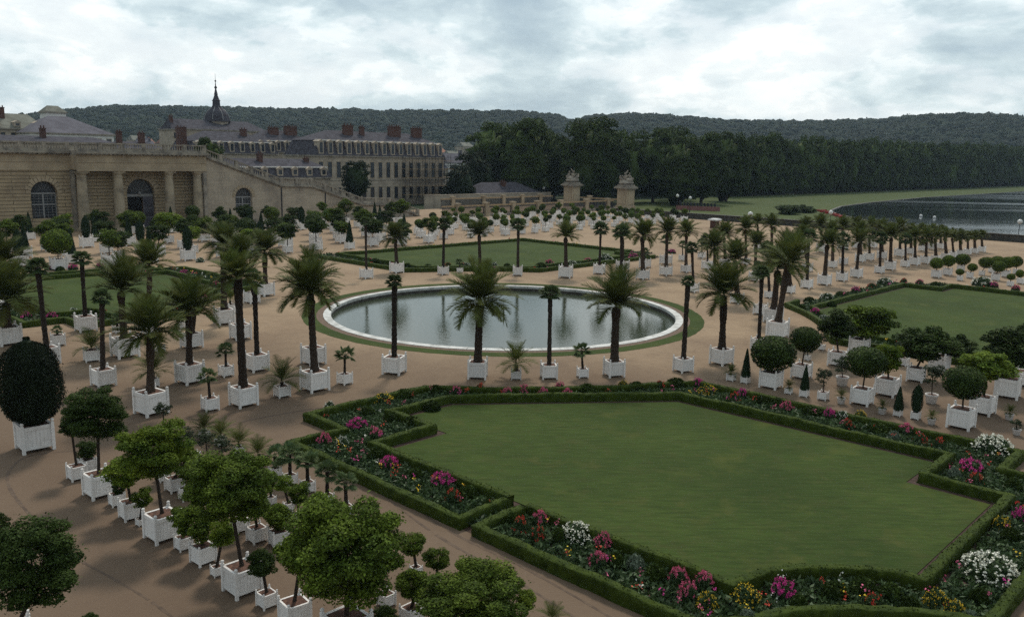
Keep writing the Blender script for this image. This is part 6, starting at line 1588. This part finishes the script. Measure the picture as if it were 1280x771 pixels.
# ------------------------------------------------------------------ small things beyond the garden
def at(x, y, z=0):
    d = Vector(r_)*(x-640)-Vector(u_)*(y-385.5)+Vector(f_)*FPX; k = (z-13)/d.z; return (CAMV+d.x*k, CAMU+d.y*k)
LAMPS = [((936,296),3.9,'white globe street lamp standing on the meadow verge'), ((862,263),3.2,'white globe street lamp right of the right gate pier'), ((1037,286),3.2,'white globe lamp beside the red boats at the lake tip'),
         ((1272,302),3.4,'white globe lamp on the lake shore at far right'), ((679,252),4.0,'white globe lamp above the railing, left of gate'), ((846,262),3.6,'white globe lamp in tree shade beside the red barrier')]
for (x, y), h, lab in LAMPS:
    X_, Y_ = at(x, y, 0); o = thing('street_lamp', lab, 'street lamp', (X_,Y_,G0), group='globe street lamps')
    b = MB(); b.lathe(0,0,[(0,.14),(.5,.12),(.6,.06),(h+.3,.05)],8); link('pole', b.mesh('pole', M['iron']), o)
    b = MB(); b.lathe(0,0,[(h+.3,.12),(h+.5,.38),(h+.75,.45),(h+1.0,.36),(h+1.15,.12)],12); link('globe', b.mesh('globe', M['lampw'], True), o)
# red boats pulled up at the lake tip
for i, (x, y) in enumerate([(1026,265),(1031,266.5),(1036,268),(1042,270),(1047,271.5),(1051,273)]):
    X_, Y_ = at(x, y, G0); b = MB(); n = 9
    for k in range(n):
        t = k/(n-1); w = .75*math.sin(PI*min(1,t*.8+.2))**.7+.05; zz = .12+.25*abs(t-.5)**2
        b.v += [(-w,-2.4+4.8*t,.75+zz),(-w*.6,-2.4+4.8*t,.05+zz),(w*.6,-2.4+4.8*t,.05+zz),(w,-2.4+4.8*t,.75+zz),(w*.85,-2.4+4.8*t,.72+zz),(0,-2.4+4.8*t,.3+zz),(-w*.85,-2.4+4.8*t,.72+zz)]
    for k in range(n-1):
        for j in range(7): b.f.append((k*7+j,k*7+(j+1)%7,(k+1)*7+(j+1)%7,(k+1)*7+j))
    b.f += [tuple(range(7))[::-1], tuple((n-1)*7+j for j in range(7))]; b.mi = [0]*len(b.f)
    t_ = thing('rowing_boat', 'red rowing boat pulled up at the lake tip, %s' % ordn(i, 6), 'boat', (X_,Y_,G0+.05), .9+.15*i, 'red boats at the lake tip'); link('hull', b.mesh('hull', M['red']), t_); t_.scale = (.7,.7,.7)
    b = MB(); b.box(-.6,-.6,.62,.6,-.35,.68); b.box(-.6,.6,.62,.6,.85,.68); link('seat', b.mesh('seat', M['white_paint']), t_)
# pink-red barrier with dark posts near the trees
xa, ya = at(845, 260, 0); xb, yb = at(900, 262, 0); L_ = math.hypot(xb-xa,yb-ya); a_ = math.atan2(yb-ya, xb-xa)
o = thing('site_barrier', 'pinkish red barrier with dark posts at meadow edge', 'barrier', (xa,ya,G0), a_); b = MB(); b.box(0,-.05,.1,L_,.05,1.3); link('panel', b.mesh('panel', M['pinkred']), o)
b = MB()
for k in range(11): x = L_*(.1+.85*k/11); b.box(x-.25,.6,.0,x+.25,.9,2.2)
link('post', b.mesh('post', M['iron']), o)
xa, ya = at(893, 285, 0); o = thing('white_kiosk_van', 'small pale flat-roofed kiosk at the edge of the sand', 'kiosk', (xa,ya,0), .1); o.name = 'kiosk'; o.scale = (.75,.75,.8)
b = MB(); b.box(-1.1,-.8,0,1.1,.8,1.9); link('body', b.mesh('body', M['brick']), o); b = MB(); b.box(-1.7,-1.3,1.9,1.7,1.3,2.2); b.box(-1.4,-1.0,2.2,1.4,1.0,2.35); link('roof', b.mesh('roof', M['white_paint']), o)
for i, (x, y) in enumerate([(1122,276),(1151,271),(1168,273)]):
    X_, Y_ = at(x, y, G0); b = MB(); b.lathe(0,0,[(-.2,.2),(.05,.38),(.25,.42),(.5,.28),(.62,.05)],10); thing('buoy', 'white buoy floating on the lake, %s' % ordn(i,3), 'buoy', (X_,Y_,G0+.05), 0, 'buoys on the lake', b.mesh('buoy', M['white_paint'], True))
X_, Y_ = at(1271, 303, 0); 
o = thing('sign_post', 'thin post with small red sign on the lake shore', 'sign', (X_+.5,Y_-4,G0)); b = MB(); b.cyl(0,0,0,2.6,.05,n=6); link('pole', b.mesh('pole', M['iron']), o); b = MB(); b.lathe(0,0,[(2.5,.5),(3.3,.5)],3); b.box(-.45,-.04,2.6,.45,.04,3.5); link('sign_plate', b.mesh('sign_plate', M['red']), o)
# leafy ground shrubs on the meadow edge
for i, (x, y, r) in enumerate([(985,268,2.6),(1000,266,2.2),(1012,266,1.6)]):
    X_, Y_ = at(x, y, G0); o = thing('meadow_bush', 'dark bush on the meadow before the lake tip, %s' % ordn(i,3), 'bush', (X_,Y_,G0), i, 'bushes on the meadow'); link('crown', ME['Ok'][i], o, (0,0,r*.4), (0,0,0), (r*1.5,r*1.2,r*.7))
# back hedge line at far right, before the retaining wall
for i, (u, v) in enumerate([(-20,104),(-25,104),(-30,105),(-35,104),(-40,103)]):
    o = thing('round_bush', 'dark rounded bush before the wall at far right, %s' % ordn(i,5), 'bush', (v,u,0), i, 'bushes at far right'); link('crown', ME['Bk'][i % 2], o, (0,0,.9), (0,0,0), (2.6,2.4,1.1))

# ------------------------------------------------------------------ sky, sun, air
W = bpy.data.worlds.new('World'); S.world = W; W.use_nodes = True; nt = W.node_tree; N = nt.nodes; L = nt.links
for n in list(N): N.remove(n)
SUN_EL, SUN_AZ = R(52), math.atan2(.60, .80)   # sun azimuth as a direction in the XY plane
out = N.new('ShaderNodeOutputWorld'); bg = N.new('ShaderNodeBackground'); L.new(bg.outputs[0], out.inputs[0])
sk = N.new('ShaderNodeTexSky'); sk.sky_type = 'NISHITA'; sk.sun_disc = False; sk.sun_elevation = SUN_EL; sk.sun_rotation = PI/2-SUN_AZ; sk.air_density = 1.2; sk.dust_density = 2.5
tc = N.new('ShaderNodeTexCoord'); sp_ = N.new('ShaderNodeSeparateXYZ'); L.new(tc.outputs['Generated'], sp_.inputs[0])
cb = N.new('ShaderNodeMapping'); cb.inputs['Scale'].default_value = (1,1,2.3); L.new(tc.outputs['Generated'], cb.inputs[0])
def noise(scale, det, rough, dist=0, off=0):
    mp = N.new('ShaderNodeMapping'); mp.inputs['Location'].default_value = (off,off*.7,0); L.new(cb.outputs[0], mp.inputs[0])
    n = N.new('ShaderNodeTexNoise'); n.inputs['Scale'].default_value = scale; n.inputs['Detail'].default_value = det; n.inputs['Roughness'].default_value = rough; n.inputs['Distortion'].default_value = dist; L.new(mp.outputs[0], n.inputs['Vector']); return n.outputs['Fac']
def ramp(src, stops):
    r = N.new('ShaderNodeValToRGB'); L.new(src, r.inputs[0]); e = r.color_ramp.elements
    while len(e) < len(stops): e.new(.5)
    for q, (p, c) in zip(e, stops): q.position = p; q.color = (*c,1)
    return r.outputs[0]
sks = N.new('ShaderNodeMix'); sks.data_type = 'RGBA'; sks.blend_type = 'MULTIPLY'; sks.inputs['Factor'].default_value = 1; sks.inputs['B'].default_value = (.055,.055,.055,1); L.new(sk.outputs[0], sks.inputs['A'])
cl = ramp(noise(5.2, 10, .56, .15, 1.3), [(.33,(.34,.43,.49)),(.44,(.45,.54,.58)),(.49,(.54,.63,.66)),(.525,(.67,.73,.75)),(.62,(.79,.82,.82))])
cl2 = ramp(noise(13, 9, .6, .2, 7.1), [(.36,(.82,.86,.89)),(.50,(.92,.95,.96)),(.56,(1.07,1.07,1.06))])
mm = N.new('ShaderNodeMix'); mm.data_type = 'RGBA'; mm.blend_type = 'MULTIPLY'; mm.inputs['Factor'].default_value = .85; L.new(cl, mm.inputs['A']); L.new(cl2, mm.inputs['B'])
mx = N.new('ShaderNodeMix'); mx.data_type = 'RGBA'; mx.inputs['Factor'].default_value = .86; L.new(sks.outputs['Result'], mx.inputs['A']); L.new(mm.outputs['Result'], mx.inputs['B'])
el = N.new('ShaderNodeMapRange'); el.inputs['From Min'].default_value = .14; el.inputs['From Max'].default_value = .9; el.inputs['To Min'].default_value = 1.25; el.inputs['To Max'].default_value = 1.35; L.new(sp_.outputs['Z'], el.inputs['Value'])   # an overcast sky is brightest overhead
ov = N.new('ShaderNodeVectorMath'); ov.operation = 'SCALE'; L.new(mx.outputs['Result'], ov.inputs[0]); sdn = N.new('ShaderNodeVectorMath'); sdn.operation = 'DOT_PRODUCT'; L.new(tc.outputs['Generated'], sdn.inputs[0]); sdn.inputs[1].default_value = (math.cos(SUN_AZ), math.sin(SUN_AZ), 0)
sm_ = N.new('ShaderNodeMapRange'); sm_.interpolation_type = 'SMOOTHSTEP'; sm_.inputs['From Min'].default_value = -.8; sm_.inputs['From Max'].default_value = .55; sm_.inputs['To Min'].default_value = .62; sm_.inputs['To Max'].default_value = 1.0; L.new(sdn.outputs['Value'], sm_.inputs['Value'])   # unseen sky behind the camera dimmed to darken sides facing it
ml_ = N.new('ShaderNodeMath'); ml_.operation = 'MULTIPLY'; L.new(el.outputs[0], ml_.inputs[0]); L.new(sm_.outputs[0], ml_.inputs[1]); L.new(ml_.outputs[0], ov.inputs['Scale'])
L.new(ov.outputs[0], bg.inputs['Color']); bg.inputs['Strength'].default_value = 1.0
sl = bpy.data.lights.new('sun', 'SUN'); sl.energy = 2.0; sl.angle = R(9); sl.color = (1,.92,.80); so = bpy.data.objects.new('sun', sl); COL.objects.link(so)
sd = Vector((math.cos(SUN_AZ)*math.cos(SUN_EL), math.sin(SUN_AZ)*math.cos(SUN_EL), math.sin(SUN_EL))); so.rotation_euler = sd.to_track_quat('Z','Y').to_euler()
hz_ = MB(); hz_.box(-200,-200,G0-1,2000,2000,130)
hm = bpy.data.materials.new('haze_air'); hm.use_nodes = True; nt = hm.node_tree; 
for n in list(nt.nodes):
    if n.type == 'BSDF_PRINCIPLED': nt.nodes.remove(n)
pv = nt.nodes.new('ShaderNodeVolumePrincipled'); pv.inputs['Density'].default_value = HAZE; pv.inputs['Color'].default_value = (.62,.80,1,1); pv.inputs['Anisotropy'].default_value = .2
nt.links.new(pv.outputs[0], nt.nodes['Material Output'].inputs['Volume'])
if HAZE > 0:
    o = struct('haze', hz_.mesh('haze', hm), 'stuff')
S.view_settings.view_transform = 'Standard'; S.view_settings.look = 'None'; S.view_settings.exposure = EXPO; S.view_settings.gamma = 1
S.cycles.max_bounces = 6; S.cycles.diffuse_bounces = 2; S.cycles.glossy_bounces = 3; S.cycles.transmission_bounces = 2; S.cycles.volume_bounces = 0; S.cycles.transparent_max_bounces = 4
S.render.engine = 'CYCLES'; S.cycles.use_denoising = False; S.cycles.sample_clamp_direct = 2.5; S.cycles.sample_clamp_indirect = 1.5; W.cycles.sampling_method = 'MANUAL'; W.cycles.sample_map_resolution = 1024
